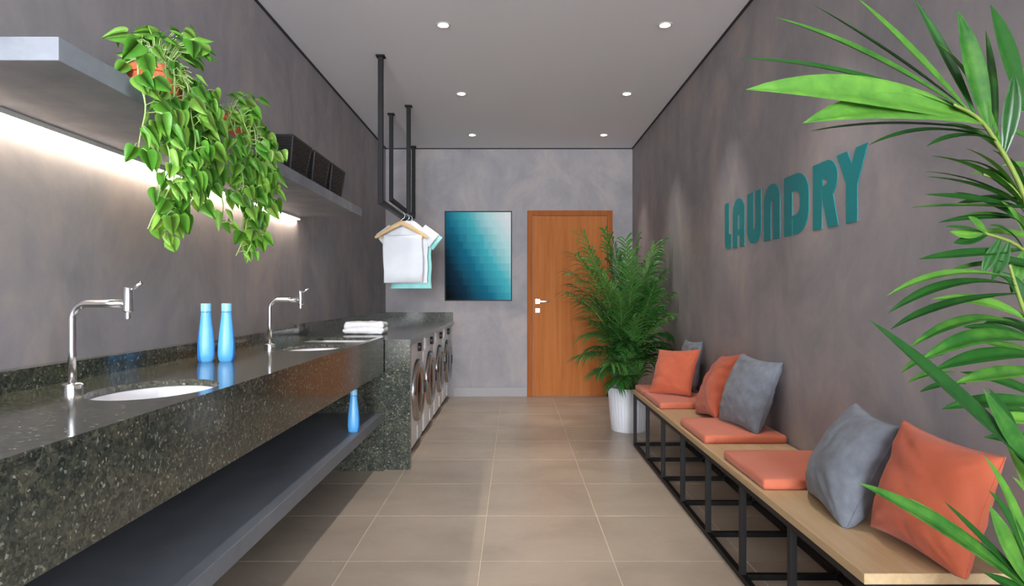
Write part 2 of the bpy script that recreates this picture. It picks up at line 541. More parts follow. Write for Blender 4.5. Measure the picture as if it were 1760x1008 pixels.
bm = bmesh.new(); tube(bm, [(hx, YB - 0.028, hz), (hx, YB - 0.07, hz)], 0.011)
box(bm, hx - 0.012, hx + 0.135, YB - 0.082, YB - 0.064, hz - 0.011, hz + 0.011, bevel=0.004)
obj('lever', bm, M['chrome'], hd, smooth=True)
kh = obj('lock_plate', bx(hx - 0.026, hx + 0.026, YB - 0.029, YB - 0.022, hz - 0.132, hz - 0.080, bevel=0.003), M['chrome'], d)
bm = bmesh.new(); tube(bm, [(hx, YB - 0.0285, hz - 0.104), (hx, YB - 0.034, hz - 0.104)], 0.010, 14)
obj('lock_cylinder', bm, M['drain'], kh, smooth=True)

# ------------------------------------------------------------------ ceiling spotlights
ld = bpy.data.lights.new('downlight_beam', 'SPOT')
ld.energy = DOWNLIGHT_W; ld.color = (1.0, 0.93, 0.86); ld.spot_size = math.radians(66); ld.spot_blend = 1.0; ld.shadow_soft_size = 0.03
proto = None
row_y = [2.74, 4.165, 5.585, 7.02]
for side, x in (('left', -0.458), ('right', 0.972)):
    for k, y in enumerate(row_y):
        where = 'above the counters' if side == 'left' else 'above the bench side'
        if k == 1: lab = 'largest visible recessed ceiling spotlight ' + ('left of centre, beside the hanging rail post' if side == 'left' else 'right of centre, close to the wall edge')
        elif k == 2: lab = 'middle recessed ceiling spotlight of the ' + side + ' row'
        elif k == 3: lab = 'small far recessed ceiling spotlight of the ' + side + ' row, nearest the end wall'
        else: lab = 'recessed ceiling spotlight ' + where + ', nearest the viewer'
        if proto is None:
            proto = thing('ceiling_spotlight', lab, 'spotlight', (x, y, ZC), 'recessed ceiling spotlights')
            bm = bmesh.new(); lathe(bm, [(0.033, 0.0), (0.033, -0.003), (0.044, -0.005), (0.048, -0.002), (0.048, 0.0)], (x, y, ZC), 28, capb=False, capt=False)
            ring = obj('trim_ring', bm, M['alu'], proto, smooth=True)
            bm = bmesh.new(); lathe(bm, [(0.033, 0.0), (0.033, -0.0025), (0.02, -0.004)], (x, y, ZC), 24)
            lens = obj('lens', bm, M['lamp'], proto, smooth=True)
            t_ = proto
        else:
            t_ = proto.copy(); COL.objects.link(t_); t_.location = (x, y, ZC); t_['label'] = lab
            for c in (ring, lens):
                c2 = c.copy(); COL.objects.link(c2); c2.parent = t_
        lo = bpy.data.objects.new('downlight_beam', ld); COL.objects.link(lo)
        lo.parent = t_; lo.location = (0, 0, -0.02)

# ------------------------------------------------------------------ sink counter
ZS, XS, YE = 0.915, -0.891, 4.434          # top, front face, far end
YN = -0.45
SINKS = [(-1.095, 1.97, 0.165, 0.225), (-1.095, 3.53, 0.165, 0.225)]
TUB = (-1.29, -0.925, 3.93, 4.375)
sc_ = thing('sink_counter', 'long dark speckled granite counter with sinks and deep front apron', 'counter', (-1.2, 2.0, 0))
XK = XL + 0.002
outer = [(XK, YN), (XS, YN), (XS, YE), (XK, YE)]
holes = [[(cx + rx * math.cos(2 * PI * k / 48), cy + ry * math.sin(2 * PI * k / 48)) for k in range(48)] for cx, cy, rx, ry in SINKS]


def rrect(x0, x1, y0, y1, r, n=5):
    return arc(x1 - r, y1 - r, r, r, 0, 90, n) + arc(x0 + r, y1 - r, r, r, 90, 180, n) + arc(x0 + r, y0 + r, r, r, 180, 270, n) + arc(x1 - r, y0 + r, r, r, 270, 360, n)


holes.append(rrect(TUB[0], TUB[1], TUB[2], TUB[3], 0.03))
obj('worktop', ngon_extrude([outer] + holes, 0.020, lambda u, v, w: (u, v, ZS - 0.020 + w)), M['granite'], sc_)
obj('apron', bx(XS - 0.022, XS, YN, YE, 0.673, ZS - 0.0205), M['granite'], sc_)
obj('end_panel', bx(XK, XS, YE - 0.03, YE, 0, ZS - 0.0205), M['granite'], sc_)
obj('end_panel', bx(XK, XS - 0.022, YN, YN + 0.03, 0, ZS - 0.0205), M['granite'], sc_)
obj('backsplash', bx(XK, XL + 0.045, YN, YE, ZS, 0.978), M['granite'], sc_)
# lower board
ls = obj('lower_shelf', bx(XK, -0.900, YN + 0.03, YE - 0.031, 0.333, 0.397, bevel=0.003), M['low_shelf'], None, (-1.2, 2.0, 0.333))
setp(ls, 'long dark grey lower shelf board under the sink counter', 'shelf')

for i, (cx, cy, rx, ry) in enumerate(SINKS):
    lab = ['white oval undermount basin nearest the viewer, left of the two blue bottles', 'white oval undermount basin beside the farther faucet'][i]
    s_ = thing('sink_basin', lab, 'sink', (cx, cy, ZS - 0.16), 'oval basins')
    bm = bmesh.new()
    prof = [(1.04, -0.021), (1.0, -0.023), (0.97, -0.06), (0.88, -0.11), (0.66, -0.138), (0.35, -0.150), (0.12, -0.153)]
    rings = []
    for f, z in prof:
        rings.append([bm.verts.new((cx + rx * f * math.cos(2 * PI * k / 40), cy + ry * f * math.sin(2 * PI * k / 40), ZS + z)) for k in range(40)])
    for a, b_ in zip(rings[:-1], rings[1:]):
        for k in range(40): bm.faces.new((a[k], a[(k + 1) % 40], b_[(k + 1) % 40], b_[k]))
    bm.faces.new(rings[-1])
    obj('bowl', bm, M['ceramic'], s_, smooth=True)
    bm = bmesh.new(); lathe(bm, [(0.026, 0), (0.026, 0.003), (0.018, 0.005), (0.015, 0.002)], (cx, cy, ZS - 0.153), 20)
    obj('drain', bm, M['drain'], s_, smooth=True)
# laundry tub
tb = thing('laundry_tub', 'white rectangular tub basin set in the counter end beside the folded towel', 'sink', ((TUB[0] + TUB[1]) / 2, (TUB[2] + TUB[3]) / 2, ZS - 0.3))
bm = bmesh.new()
l0 = rrect(TUB[0] - 0.008, TUB[1] + 0.008, TUB[2] - 0.008, TUB[3] + 0.008, 0.03)
l1 = rrect(TUB[0] + 0.012, TUB[1] - 0.012, TUB[2] + 0.012, TUB[3] - 0.012, 0.04)
r0 = [bm.verts.new((x, y, ZS - 0.021)) for x, y in l0]
r1 = [bm.verts.new((x, y, ZS - 0.25)) for x, y in l1]
n = len(r0)
for k in range(n): bm.faces.new((r0[k], r0[(k + 1) % n], r1[(k + 1) % n], r1[k]))
bm.faces.new(r1)
obj('bowl', bm, M['ceramic'], tb, smooth=True)
bm = bmesh.new(); lathe(bm, [(0.03, 0), (0.03, 0.003), (0.02, 0.005), (0.017, 0.002)], ((TUB[0] + TUB[1]) / 2, (TUB[2] + TUB[3]) / 2, ZS - 0.25), 20)
obj('drain', bm, M['drain'], tb, smooth=True)

# faucets
FAU = [(-1.325, 1.935), (-1.325, 3.50)]
first = None
for i, (fx, fy) in enumerate(FAU):
    lab = ['tall chrome swan-neck faucet nearest the viewer, at the left edge', 'tall chrome swan-neck faucet farther along the counter, beyond the blue bottles'][i]
    if first is None:
        f = thing('faucet', lab, 'faucet', (fx, fy, ZS), 'counter faucets')
        zt = 1.175
        bm = bmesh.new(); lathe(bm, [(0.028, 0), (0.028, 0.018), (0.024, 0.022), (0.0125, 0.024)], (fx, fy, ZS), 26); p1 = obj('base_flange', bm, M['chrome'], f, smooth=True)
        bm = bmesh.new()
        R_ = 0.045
        path = [(fx, fy, ZS + 0.02), (fx, fy, ZS + 0.12)] + [(fx + R_ - R_ * math.cos(a), fy, zt - R_ + R_ * math.sin(a)) for a in [PI / 2 * k / 9 for k in range(10)]] + [(fx + 0.10, fy, zt), (fx + 0.155, fy, zt)]
        tube(bm, path, 0.0115, 16); p2 = obj('pipe', bm, M['chrome'], f, smooth='full')
        vx = fx + 0.167
        bm = bmesh.new(); lathe(bm, [(0.0085, -0.045), (0.0085, -0.026), (0.0145, -0.022), (0.0145, 0.044), (0.0125, 0.048)], (vx, fy, zt), 22); p3 = obj('valve', bm, M['chrome'], f, smooth=True)
        bm = bmesh.new(); tube(bm, [(vx, fy, zt + 0.038), (vx + 0.024, fy - 0.004, zt + 0.048), (vx + 0.046, fy - 0.008, zt + 0.062)], [0.0045, 0.004, 0.005], 10); p4 = obj('lever', bm, M['chrome'], p3, smooth='full')
        first = (f, (p1, p2, p3), p4)
    else:
        f = first[0].copy(); COL.objects.link(f); f.location = (fx, fy, ZS); f['label'] = lab
        for c in first[1]:
            c2 = c.copy(); COL.objects.link(c2); c2.parent = f
            if c is p3:
                c3 = first[2].copy(); COL.objects.link(c3); c3.parent = c2

# ------------------------------------------------------------------ washer counter and washers
ZW, XW, YW = 0.895, -0.7147, 4.474
wc = thing('washer_counter', 'dark speckled granite counter with end panel over the washing machines', 'counter', (-1.1, 6.0, 0))
obj('worktop', bx(XK, XW, YW, YB - 0.002, ZW - 0.03, ZW), M['granite'], wc)
obj('end_panel', bx(XK, XW, YW - 0.039, YW, 0, ZW), M['granite'], wc)
obj('backsplash', bx(XK, XL + 0.02, YW, YB - 0.02, ZW, ZW + 0.105), M['granite'], wc)
obj('backsplash', bx(XK, XW - 0.01, YB - 0.02, YB - 0.002, ZW, ZW + 0.105), M['granite'], wc)

wp = None
for i, y0 in enumerate((4.765, 5.505, 6.245, 6.985)):
    lab = ['white front-loading washing machine next to the granite end panel', 'second white front-loading washing machine from the granite end panel',
           'third white front-loading washing machine from the granite end panel', 'white front-loading washing machine nearest the end wall'][i]
    if wp is None:
        yw = y0
        XF = -0.772
        wp = thing('washing_machine', lab, 'washing machine', (-1.07, yw, 0), 'washing machines in a row under the counter')
        wm = []
        wm.append((obj('body', bx(-1.40, XF, yw, yw + 0.655, 0.035, 0.852, bevel=0.018, seg=3), M['appliance'], wp, smooth=True), []))
        wm.append((obj('plinth', bx(-1.38, XF - 0.022, yw + 0.015, yw + 0.64, 0.0, 0.036), M['dark_plastic'], wp), []))
        cp = obj('control_panel', bx(XF - 0.004, XF + 0.010, yw + 0.012, yw + 0.643, 0.735, 0.843, bevel=0.006), M['panel_grey'], wp, smooth=True)
        bm = bmesh.new(); tube(bm, [(XF + 0.008, yw + 0.36, 0.79), (XF + 0.034, yw + 0.36, 0.79)], [0.036, 0.031], 24)
        k1 = obj('dial', bm, M['dark_plastic'], cp, smooth=True)
        k2 = obj('display', bx(XF + 0.008, XF + 0.0125, yw + 0.44, yw + 0.60, 0.765, 0.82), M['glass_black'], cp)
        k3 = obj('detergent_drawer', bx(XF + 0.008, XF + 0.0135, yw + 0.03, yw + 0.22, 0.750, 0.832, bevel=0.003), M['appliance'], cp)
        wm.append((cp, [k1, k2, k3]))
        yc, zc = yw + 0.33, 0.455

        def disc(prof, n=40):
            bm = bmesh.new(); rings = []
            for r, x in prof:
                rings.append([bm.verts.new((XF + x, yc + r * math.cos(2 * PI * k / n), zc + r * math.sin(2 * PI * k / n))) for k in range(n)])
            for a, b_ in zip(rings[:-1], rings[1:]):
                for k in range(n): bm.faces.new((a[k], a[(k + 1) % n], b_[(k + 1) % n], b_[k]))
            bm.faces.new(rings[-1])
            return bm
        dr = obj('door', disc([(0.245, -0.002), (0.245, 0.014), (0.232, 0.034), (0.205, 0.042), (0.180, 0.034), (0.170, 0.018)]), M['ring'], wp, smooth=True, label='round chrome porthole door')
        gl = obj('door_glass', disc([(0.172, 0.014), (0.16, 0.026), (0.12, 0.040), (0.06, 0.048)]), M['glass_black'], dr, smooth=True)
        hn = obj('door_handle', bx(XF + 0.030, XF + 0.048, yc + 0.185, yc + 0.225, zc - 0.05, zc + 0.05, bevel=0.006), M['dark_plastic'], dr, smooth=True)
        wm.append((dr, [gl, hn]))
        wm.append((obj('filter_flap', bx(XF - 0.002, XF + 0.005, yw + 0.36, yw + 0.60, 0.06, 0.17, bevel=0.002), M['panel_grey'], wp), []))
    else:
        t_ = wp.copy(); COL.objects.link(t_); t_.location = (-1.07, y0, 0); t_['label'] = lab
        for c, subs in wm:
            c2 = c.copy(); COL.objects.link(c2); c2.parent = t_
            for s in subs:
                s2 = s.copy(); COL.objects.link(s2); s2.parent = c2

# ------------------------------------------------------------------ bottles
def bottle(loc, rz, label, rev):
    t_ = thing('detergent_bottle', label, 'bottle', loc, 'blue bottles')
    t_.rotation_euler = (0, 0, rz)
    L = Vector((0, 0, 0))
    prof = [(0.026, 0.0), (0.031, 0.006), (0.0345, 0.03), (0.0335, 0.075), (0.0290, 0.125), (0.0235, 0.170), (0.0205, 0.200), (0.0195, 0.213)]

    def shell(k0, k1, grow, prof):
        bm = bmesh.new(); n = 36; rings = []
        for r, z in prof:
            ring = []
            for k in range(k0, k1 + 1):
                a = 2 * PI * k / n
                e = 2.6
                ca, sa = math.cos(a), math.sin(a)
                q = (abs(ca) ** e + abs(sa) ** e) ** (-1 / e)
                ring.append(bm.verts.new((r * q * ca * (1 + grow), r * 0.86 * q * sa * (1 + grow), z)))
            rings.append(ring)
        m = k1 - k0
        for a, b_ in zip(rings[:-1], rings[1:]):
            for k in range(m): bm.faces.new((a[k], a[k + 1], b_[k + 1], b_[k]))
        return bm, rings
    bm, rings = shell(0, 36, 0.0, prof)
    bmesh.ops.remove_doubles(bm, verts=bm.verts, dist=1e-6)
    BASE[t_.name] = L
    o = obj('body', bm, M['bottle'], t_, smooth='full')
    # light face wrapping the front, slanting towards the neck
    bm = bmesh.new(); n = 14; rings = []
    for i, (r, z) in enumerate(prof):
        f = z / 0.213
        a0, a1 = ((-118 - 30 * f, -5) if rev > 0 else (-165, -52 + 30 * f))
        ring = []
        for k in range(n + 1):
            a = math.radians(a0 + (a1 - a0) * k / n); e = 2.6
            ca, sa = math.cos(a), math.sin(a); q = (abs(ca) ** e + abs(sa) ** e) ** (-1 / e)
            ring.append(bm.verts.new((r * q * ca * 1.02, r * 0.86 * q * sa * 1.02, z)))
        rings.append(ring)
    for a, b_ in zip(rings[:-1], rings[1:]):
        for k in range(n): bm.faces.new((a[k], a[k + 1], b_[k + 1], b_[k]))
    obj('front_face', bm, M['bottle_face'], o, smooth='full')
    bm = bmesh.new(); lathe(bm, [(0.0185, 0.211), (0.0185, 0.216)], (0, 0, 0), 24); obj('neck_ring', bm, M['bottle'], t_, smooth=True)
    bm = bmesh.new(); lathe(bm, [(0.0205, 0.216), (0.0205, 0.246), (0.0195, 0.250)], (0, 0, 0), 28); obj('cap', bm, M['cap'], t_, smooth=True)
    return t_


bottle((-1.325, 2.775, ZS), math.radians(20), 'blue bottle on the counter, left one of the pair between the faucets', 1)
bottle((-1.243, 2.79, ZS), math.radians(20), 'blue bottle on the counter, right one of the pair between the faucets', -1)
bottle((-0.945, 3.80, 0.397), math.radians(10), 'blue bottle standing alone on the lower shelf below the counter', -1)

# ------------------------------------------------------------------ wall shelf with light strip
ZT, ZU, XSH, Y0, Y1 = 1.806, 1.750, -1.066, 1.51, 4.515
ws = setp(obj('wall_shelf', bx(XL, XSH, Y0, Y1, ZU, ZT, bevel=0.002), M['shelf'], None, (-1.3, 3.0, ZU)), 'long grey concrete wall shelf carrying plants and baskets', 'shelf')
lt = thing('led_strip', 'glowing warm light strip along the wall under the shelf', 'light strip', (XL + 0.02, 3.0, ZU))
bm = bmesh.new()
box(bm, XL, XL + 0.0035, Y0, Y1, ZU - 0.016, ZU)
box(bm, XL + 0.0235, XL + 0.027, Y0, Y1, ZU - 0.016, ZU)
obj('profile', bm, M['alu'], lt)
obj('cutoff_cap', bx(XL, XL + 0.027, Y1, Y1 + 0.003, ZU - 0.022, ZU), M['alu'], lt)  # end plate added below the profile to cut the glow off sharply
obj('diffuser', bx(XL + 0.0036, XL + 0.0234, Y0 + 0.002, Y1 - 0.001, ZU - 0.012, ZU - 0.004), M['led'], lt)

# ------------------------------------------------------------------ wicker baskets
bk = None
for i, (ya, yb) in enumerate(((3.28, 3.57), (3.635, 3.925), (3.985, 4.275))):
    lab = ['black wicker storage basket next to the trailing plant', 'middle one of the three black wicker storage baskets', 'black wicker storage basket nearest the shelf end'][i]
    if bk is None:
        x0, x1, h = -1.42, -1.125, 0.205
        bk = thing('wicker_basket', lab, 'basket', ((x0 + x1) / 2, ya, ZT), 'black wicker baskets on the shelf')
        tp = 0.028

        def loop_at(f, g=0.0):
            t2 = tp * (1 - f)
            return (x0 + t2 - g, x1 - t2 + g, ya + t2 - g, yb - t2 + g)
        bm = bmesh.new()
        # tapered body shell
        a = loop_at(0); b2 = loop_at(1)
        vb = [bm.verts.new(p) for p in ((a[0], a[2], ZT), (a[1], a[2], ZT), (a[1], a[3], ZT), (a[0], a[3], ZT))]
        vt = [bm.verts.new(p) for p in ((b2[0], b2[2], ZT + h), (b2[1], b2[2], ZT + h), (b2[1], b2[3], ZT + h), (b2[0], b2[3], ZT + h))]
        ci = 0.012
        vi = [bm.verts.new(p) for p in ((b2[0] + ci, b2[2] + ci, ZT + h), (b2[1] - ci, b2[2] + ci, ZT + h), (b2[1] - ci, b2[3] - ci, ZT + h), (b2[0] + ci, b2[3] - ci, ZT + h))]
        vj = [bm.verts.new(p) for p in ((a[0] + ci, a[2] + ci, ZT + 0.01), (a[1] - ci, a[2] + ci, ZT + 0.01), (a[1] - ci, a[3] - ci, ZT + 0.01), (a[0] + ci, a[3] - ci, ZT + 0.01))]
        bm.faces.new(vb[::-1]); bm.faces.new(vj)
        for p, q in ((vb, vt), (vt, vi), (vi, vj)):
            for k in range(4): bm.faces.new((p[k], p[(k + 1) % 4], q[(k + 1) % 4], q[k]))
        p1 = obj('body', bm, M['wicker'], bk)
        # woven strands
        bm = bmesh.new()
        ns = 15
        for s in range(ns):
            f = (s + 0.5) / ns; c = loop_at(f, 0.001); z = ZT + h * f; rr = 0.0048
            for (pa, pb) in (((c[0], c[2]), (c[1], c[2])), ((c[1], c[2]), (c[1], c[3])), ((c[1], c[3]), (c[0], c[3])), ((c[0], c[3]), (c[0], c[2]))):
                m_ = 8; pts = []
                nx, ny = (pb[1] - pa[1]), -(pb[0] - pa[0]); ll = math.hypot(nx, ny); nx /= ll; ny /= ll
                for q in range(m_ + 1):
                    g = q / m_
                    w = 0.0028 * math.cos(PI * q + PI * s)
                    pts.append((pa[0] + (pb[0] - pa[0]) * g + nx * w, pa[1] + (pb[1] - pa[1]) * g + ny * w, z))
                tube(bm, pts, rr, 5, False)
        p2 = obj('weave', bm, M['wicker'], bk, kind='stuff')
        bm = bmesh.new(); c = loop_at(1.0, 0.0)
        tube(bm, [(c[0], c[2], ZT + h), (c[1], c[2], ZT + h), (c[1], c[3], ZT + h), (c[0], c[3], ZT + h), (c[0], c[2], ZT + h)], 0.009, 8)
        p3 = obj('rim', bm, M['wicker'], bk, smooth=True)
        bps = [p1, p2, p3]
        for (xa, yy) in ((0, 2), (1, 2), (1, 3), (0, 3)):
            bm = bmesh.new(); c0, c1 = loop_at(0.02), loop_at(1)
            tube(bm, [(c0[xa], c0[yy], ZT + 0.006), (c1[xa], c1[yy], ZT + h)], 0.008, 8)
            bps.append(obj('corner_post', bm, M['wicker'], bk, smooth=True))
        ya0 = ya
    else:
        t_ = bk.copy(); COL.objects.link(t_); t_.location.y = ya; t_['label'] = lab
        for c in bps:
            c2 = c.copy(); COL.objects.link(c2); c2.parent = t_

# ------------------------------------------------------------------ folded towel
bm = bmesh.new()
tx0, tx1, ty0, ty1 = -1.335, -1.020, 5.02, 5.24
for k in range(2):
    z0 = ZW + 0.001 + k * 0.044
    s = 0.006 * k
    r = box(bm, tx0 + s, tx1 - s * 0.5, ty0 + s, ty1, z0, z0 + 0.050, bevel=0.023, seg=4)
bmesh.ops.subdivide_edges(bm, edges=[e for e in bm.edges if e.calc_length() > 0.08], cuts=7, use_grid_fill=True)
for v in bm.verts:
    nn = noise.noise_vector(v.co * 18) * 0.011 + noise.noise_vector(v.co * 60) * 0.003
    v.co += nn
    if v.co.z < ZW + 0.003: v.co.z = ZW + 0.002
tw = obj('folded_towel', bm, M['towel'], None, (-1.18, 5.1, ZW), smooth='full')
setp(tw, 'white folded towel lying on the granite counter above the machines', 'towel')

# ------------------------------------------------------------------ hanging rails
def rail(x, ya, yb, z, label):
    t_ = thing('hanging_rail', label, 'clothes rail', (x, ya, ZC), 'black ceiling rails')
    h = 0.018
    for y in (ya, yb):
        p = obj('post', bx(x - h, x + h, y - h, y + h, z - h, ZC - 0.008, bevel=0.002, seg=1), M['black_metal'], t_)
        obj('ceiling_plate', bx(x - 0.032, x + 0.032, y - 0.032, y + 0.032, ZC - 0.012, ZC, bevel=0.002, seg=1), M['black_metal'], p)
    obj('bar', bx(x - h, x + h, ya + h, yb - h, z - h, z + h, bevel=0.002, seg=1), M['black_metal'], t_)


ZR = 1.882
rail(-0.972, 4.70, 5.94, ZR, 'black steel clothes rail hung from the ceiling, nearer one holding hangers')
rail(-1.182, 6.20, 7.56, 2.12, 'black steel clothes rail hung from the ceiling, farther one near the end wall')


def hanger(yc, xc, yaw, label):
    t_ = thing('clothes_hanger', label, 'hanger', (xc, yc, ZR), 'wooden hangers')
    t_.rotation_euler = (0, 0, yaw)
    BASE[t_.name] = Vector((0, 0, 0))
    zt = -0.060
    # shoulders: flat bowed wooden arms
    pts = []
    for k in range(-12, 13):
        f = k / 12
        pts.append((0.225 * f, 0.012 * abs(f), zt - 0.128 * abs(f) ** 1.15 + 0.002))
    bm = bmesh.new(); tube(bm, pts, [0.012 + 0.010 * (1 - abs(k / 12)) for k in range(-12, 13)], 10, True, 1.0)
    for v in bm.verts: v.co.y = (v.co.y - 0.006) * 0.5 + 0.006
    obj('shoulder', bm, M['hanger_wood'], t_, smooth=True)
    bm = bmesh.new(); tube(bm, [(-0.185, 0.008, zt - 0.122), (0.185, 0.008, zt - 0.122)], 0.0075, 10)
    obj('trouser_bar', bm, M['hanger_wood'], t_, smooth=True)
    # hook over the rail
    pts = [(0, 0, zt), (0, 0, zt + 0.030)]
    cz, R_ = 0.004, 0.030
    for k in range(0, 13):
        a = -PI / 2 + 0.15 + (PI * 1.38) * k / 12
        pts.append((R_ * math.cos(a) if k > 0 else 0.0, 0, cz + R_ * math.sin(a) * 1.0))
    bm = bmesh.new(); tube(bm, pts, 0.0026, 8)
    obj('hook', bm, M['chrome'], t_, smooth='full')
    return t_


hanger(5.56, -0.972, 0.06, 'wooden hanger in front with a white cloth over its bar')
hanger(5.68, -0.955, -0.02, 'wooden hanger inside the white t-shirt')
hanger(5.79, -0.945, 0.03, 'wooden hanger inside the mint t-shirt')


def tee(xc, yc, ztop, w, drop, mat, name, label, seed, slv=0.10):
    """t-shirt on a hanger: flattened body loops with soft folds and two short sleeves"""
    bm = bmesh.new(); n = 40
    rings = []
    levels = [(0.0, 0.060, 0.018), (0.016, 0.085, 0.022), (0.05, 0.125, 0.026), (0.09, 0.165, 0.028), (0.125, w * 0.99, 0.030), (0.18, w, 0.032)]
    for k in range(1, 10):
        levels.append((0.18 + (drop - 0.18) * k / 9, w * (1 + 0.02 * math.sin(k * 1.3 + seed)), 0.032 + 0.003 * math.sin(k)))
    for zz, ww, dd in levels:
        ring = []
        for k in range(n):
            a = 2 * PI * k / n
            e = 3.2
            ca, sa = math.cos(a), math.sin(a); q = (abs(ca) ** e + abs(sa) ** e) ** (-1 / e)
            fold = 0.010 * math.sin(ca * 9 + seed + zz * 3) * min(1, zz / 0.2)
            ring.append(bm.verts.new((xc + ww * q * ca, yc + dd * q * sa + fold, ztop - zz)))
        rings.append(ring)
    for a, b_ in zip(rings[:-1], rings[1:]):
        for k in range(n): bm.faces.new((a[k], a[(k + 1) % n], b_[(k + 1) % n], b_[k]))
    o = thing(name, label, 't-shirt', (xc, yc, ztop - drop), 'hanging t-shirts')
    obj('body', bm, mat, o, smooth='full')
    for s in (-1, 1):
        bm = bmesh.new(); rings = []
        p0 = Vector((xc + s * 0.120, yc, ztop - 0.085)); p1 = Vector((xc + s * (w + 0.055), yc + 0.005, ztop - 0.165 - 0.01))
        t_ = (p1 - p0).normalized(); up = Vector((0, 1, 0)); a_ = t_.cross(up).normalized()
        for k in range(6):
            f = k / 5
            c = p0.lerp(p1, f)
            rings.append([bm.verts.new(c + a_ * math.cos(2 * PI * q / 18) * (0.066 + 0.006 * f) + up * math.sin(2 * PI * q / 18) * (0.024 + 0.002 * math.sin(q))) for q in range(18)])
        for a, b_ in zip(rings[:-1], rings[1:]):
            for k in range(18): bm.faces.new((a[k], a[(k + 1) % 18], b_[(k + 1) % 18], b_[k]))
        obj('sleeve', bm, mat, o, smooth='full')


tee(-0.942, 5.685, ZR - 0.028, 0.180, 0.545, M['tee_white'], 'white_t_shirt', 'white t-shirt on the middle hanger between white cloth and mint shirt', 0.4)
tee(-0.925, 5.795, ZR - 0.045, 0.182, 0.575, M['tee_mint'], 'mint_t_shirt', 'mint green t-shirt on the rearmost hanger of the rail', 1.9)
# white cloth folded over the front hanger's bar
bm = bmesh.new()
cx_, cy_, zb = -0.966, 5.565, ZR - 0.175
prof = [(-0.014, -0.40), (-0.016, -0.3), (-0.015, -0.2), (-0.013, -0.1), (-0.012, -0.02), (-0.008, 0.006), (0.0, 0.012), (0.008, 0.006), (0.012, -0.02), (0.014, -0.1), (0.016, -0.2), (0.016, -0.36)]
rows = []
nu = 24
for k in range(nu + 1):
    f = k / nu
    x = cx_ - 0.160 + 0.335 * f
    rows.append([bm.verts.new((x + 0.006 * math.sin(z * 14 + k), cy_ + y + 0.006 * math.sin(f * 13 + 1.0) * min(1, abs(z) * 4) - (0.003), zb + z + (0.0 if z > -0.35 else 0.012 * f))) for y, z in prof])
for a, b_ in zip(rows[:-1], rows[1:]):
    for k in range(len(prof) - 1): bm.faces.new((a[k], a[k + 1], b_[k + 1], b_[k]))
cl = obj('hanging_cloth', bm, M['tee_white'], None, (cx_, cy_, zb - 0.4), smooth='full')
md = cl.modifiers.new('thickness', 'SOLIDIFY'); md.thickness = 0.003
setp(cl, 'white cloth folded over the bar of the front hanger', 'cloth')

# ------------------------------------------------------------------ picture
pc = thing('picture', 'abstract teal gradient print in a thin black frame', 'picture', (-0.425, YB, 1.138))
px0, px1, pz0, pz1 = -0.822, -0.028, 1.134, 2.196
fr = 0.012
for nm, a in (('frame_side', (px0, px0 + fr, pz0, pz1)), ('frame_side', (px1 - fr, px1, pz0, pz1)), ('frame_rail', (px0 + fr, px1 - fr, pz0, pz0 + fr)), ('frame_rail', (px0 + fr, px1 - fr, pz1 - fr, pz1))):
    obj(nm, bx(a[0], a[1], YB - 0.035, YB, a[2], a[3]), M['black_metal'], pc)
obj('print', bx(px0 + fr, px1 - fr, YB - 0.022, YB - 0.004, pz0 + fr, pz1 - fr), M['art'], pc, label='blocky teal gradient print')

# ------------------------------------------------------------------ wall lettering
LZ, LH = 1.503, 0.302
lg = thing('wall_lettering', 'large teal lettering reading LAUNDRY on the plaster wall', 'lettering', (XR, 3.42, LZ))


def letter(nm, y0, y1, loops):
    """loops in unit width / height; u runs towards the viewer (decreasing Y)"""
    bm = ngon_extrude(loops, 0.003, lambda u, v, w: (XR - 0.003 + w, y0 + (y1 - y0) * u, LZ + LH * v))
    obj('letter', bm, M['teal'], lg, label='teal painted letter ' + nm[-1].upper())


# L: stem with a short rounded foot
letter('letter_l', 4.288, 4.160, [[(0, 1), (0.66, 1), (0.66, 0.32), (1, 0.30), (1, 0.0)] + arc(0.55, 0.14, 0.55, 0.14, 270, 180, 8)])
# A: arch with slit counter and open foot
letter('letter_a', 4.132, 3.922, [[(0, 0), (0, 0.72)] + arc(0.5, 0.72, 0.5, 0.28, 180, 0, 14) + [(1, 0), (0.62, 0), (0.62, 0.25), (0.41, 0.25), (0.41, 0)],
                                  [(0.45, 0.36)] + [(0.45, 0.62)] + arc(0.52, 0.62, 0.08, 0.08, 180, 0, 6) + [(0.61, 0.36)]])
letter('letter_u', 3.875, 3.656, [[(0, 1), (0, 0.26)] + arc(0.5, 0.26, 0.5, 0.26, 180, 360, 14) + [(1, 1), (0.61, 1), (0.61, 0.36)] + arc(0.53, 0.36, 0.08, 0.10, 0, -180, 6) + [(0.45, 1)]])
letter('letter_n', 3.614, 3.398, [[(0, 0), (0, 0.72)] + arc(0.5, 0.72, 0.5, 0.28, 180, 0, 14) + [(1, 0), (0.60, 0), (0.60, 0.62)] + arc(0.52, 0.62, 0.08, 0.08, 0, 180, 6) + [(0.44, 0)]])
letter('letter_d', 3.345, 3.065, [[(0, 0), (0, 1), (0.5, 1)] + arc(0.5, 0.62, 0.5, 0.38, 90, 0, 8) + arc(0.5, 0.38, 0.5, 0.38, 0, -90, 8) + [(0.38, 0), (0.38, 0.26), (0.345, 0.26), (0.345, 0)],
                                  [(0.345, 0.32), (0.345, 0.72), (0.45, 0.72)] + arc(0.45, 0.58, 0.21, 0.14, 90, 0, 6) + arc(0.45, 0.46, 0.21, 0.14, 0, -90, 6)])
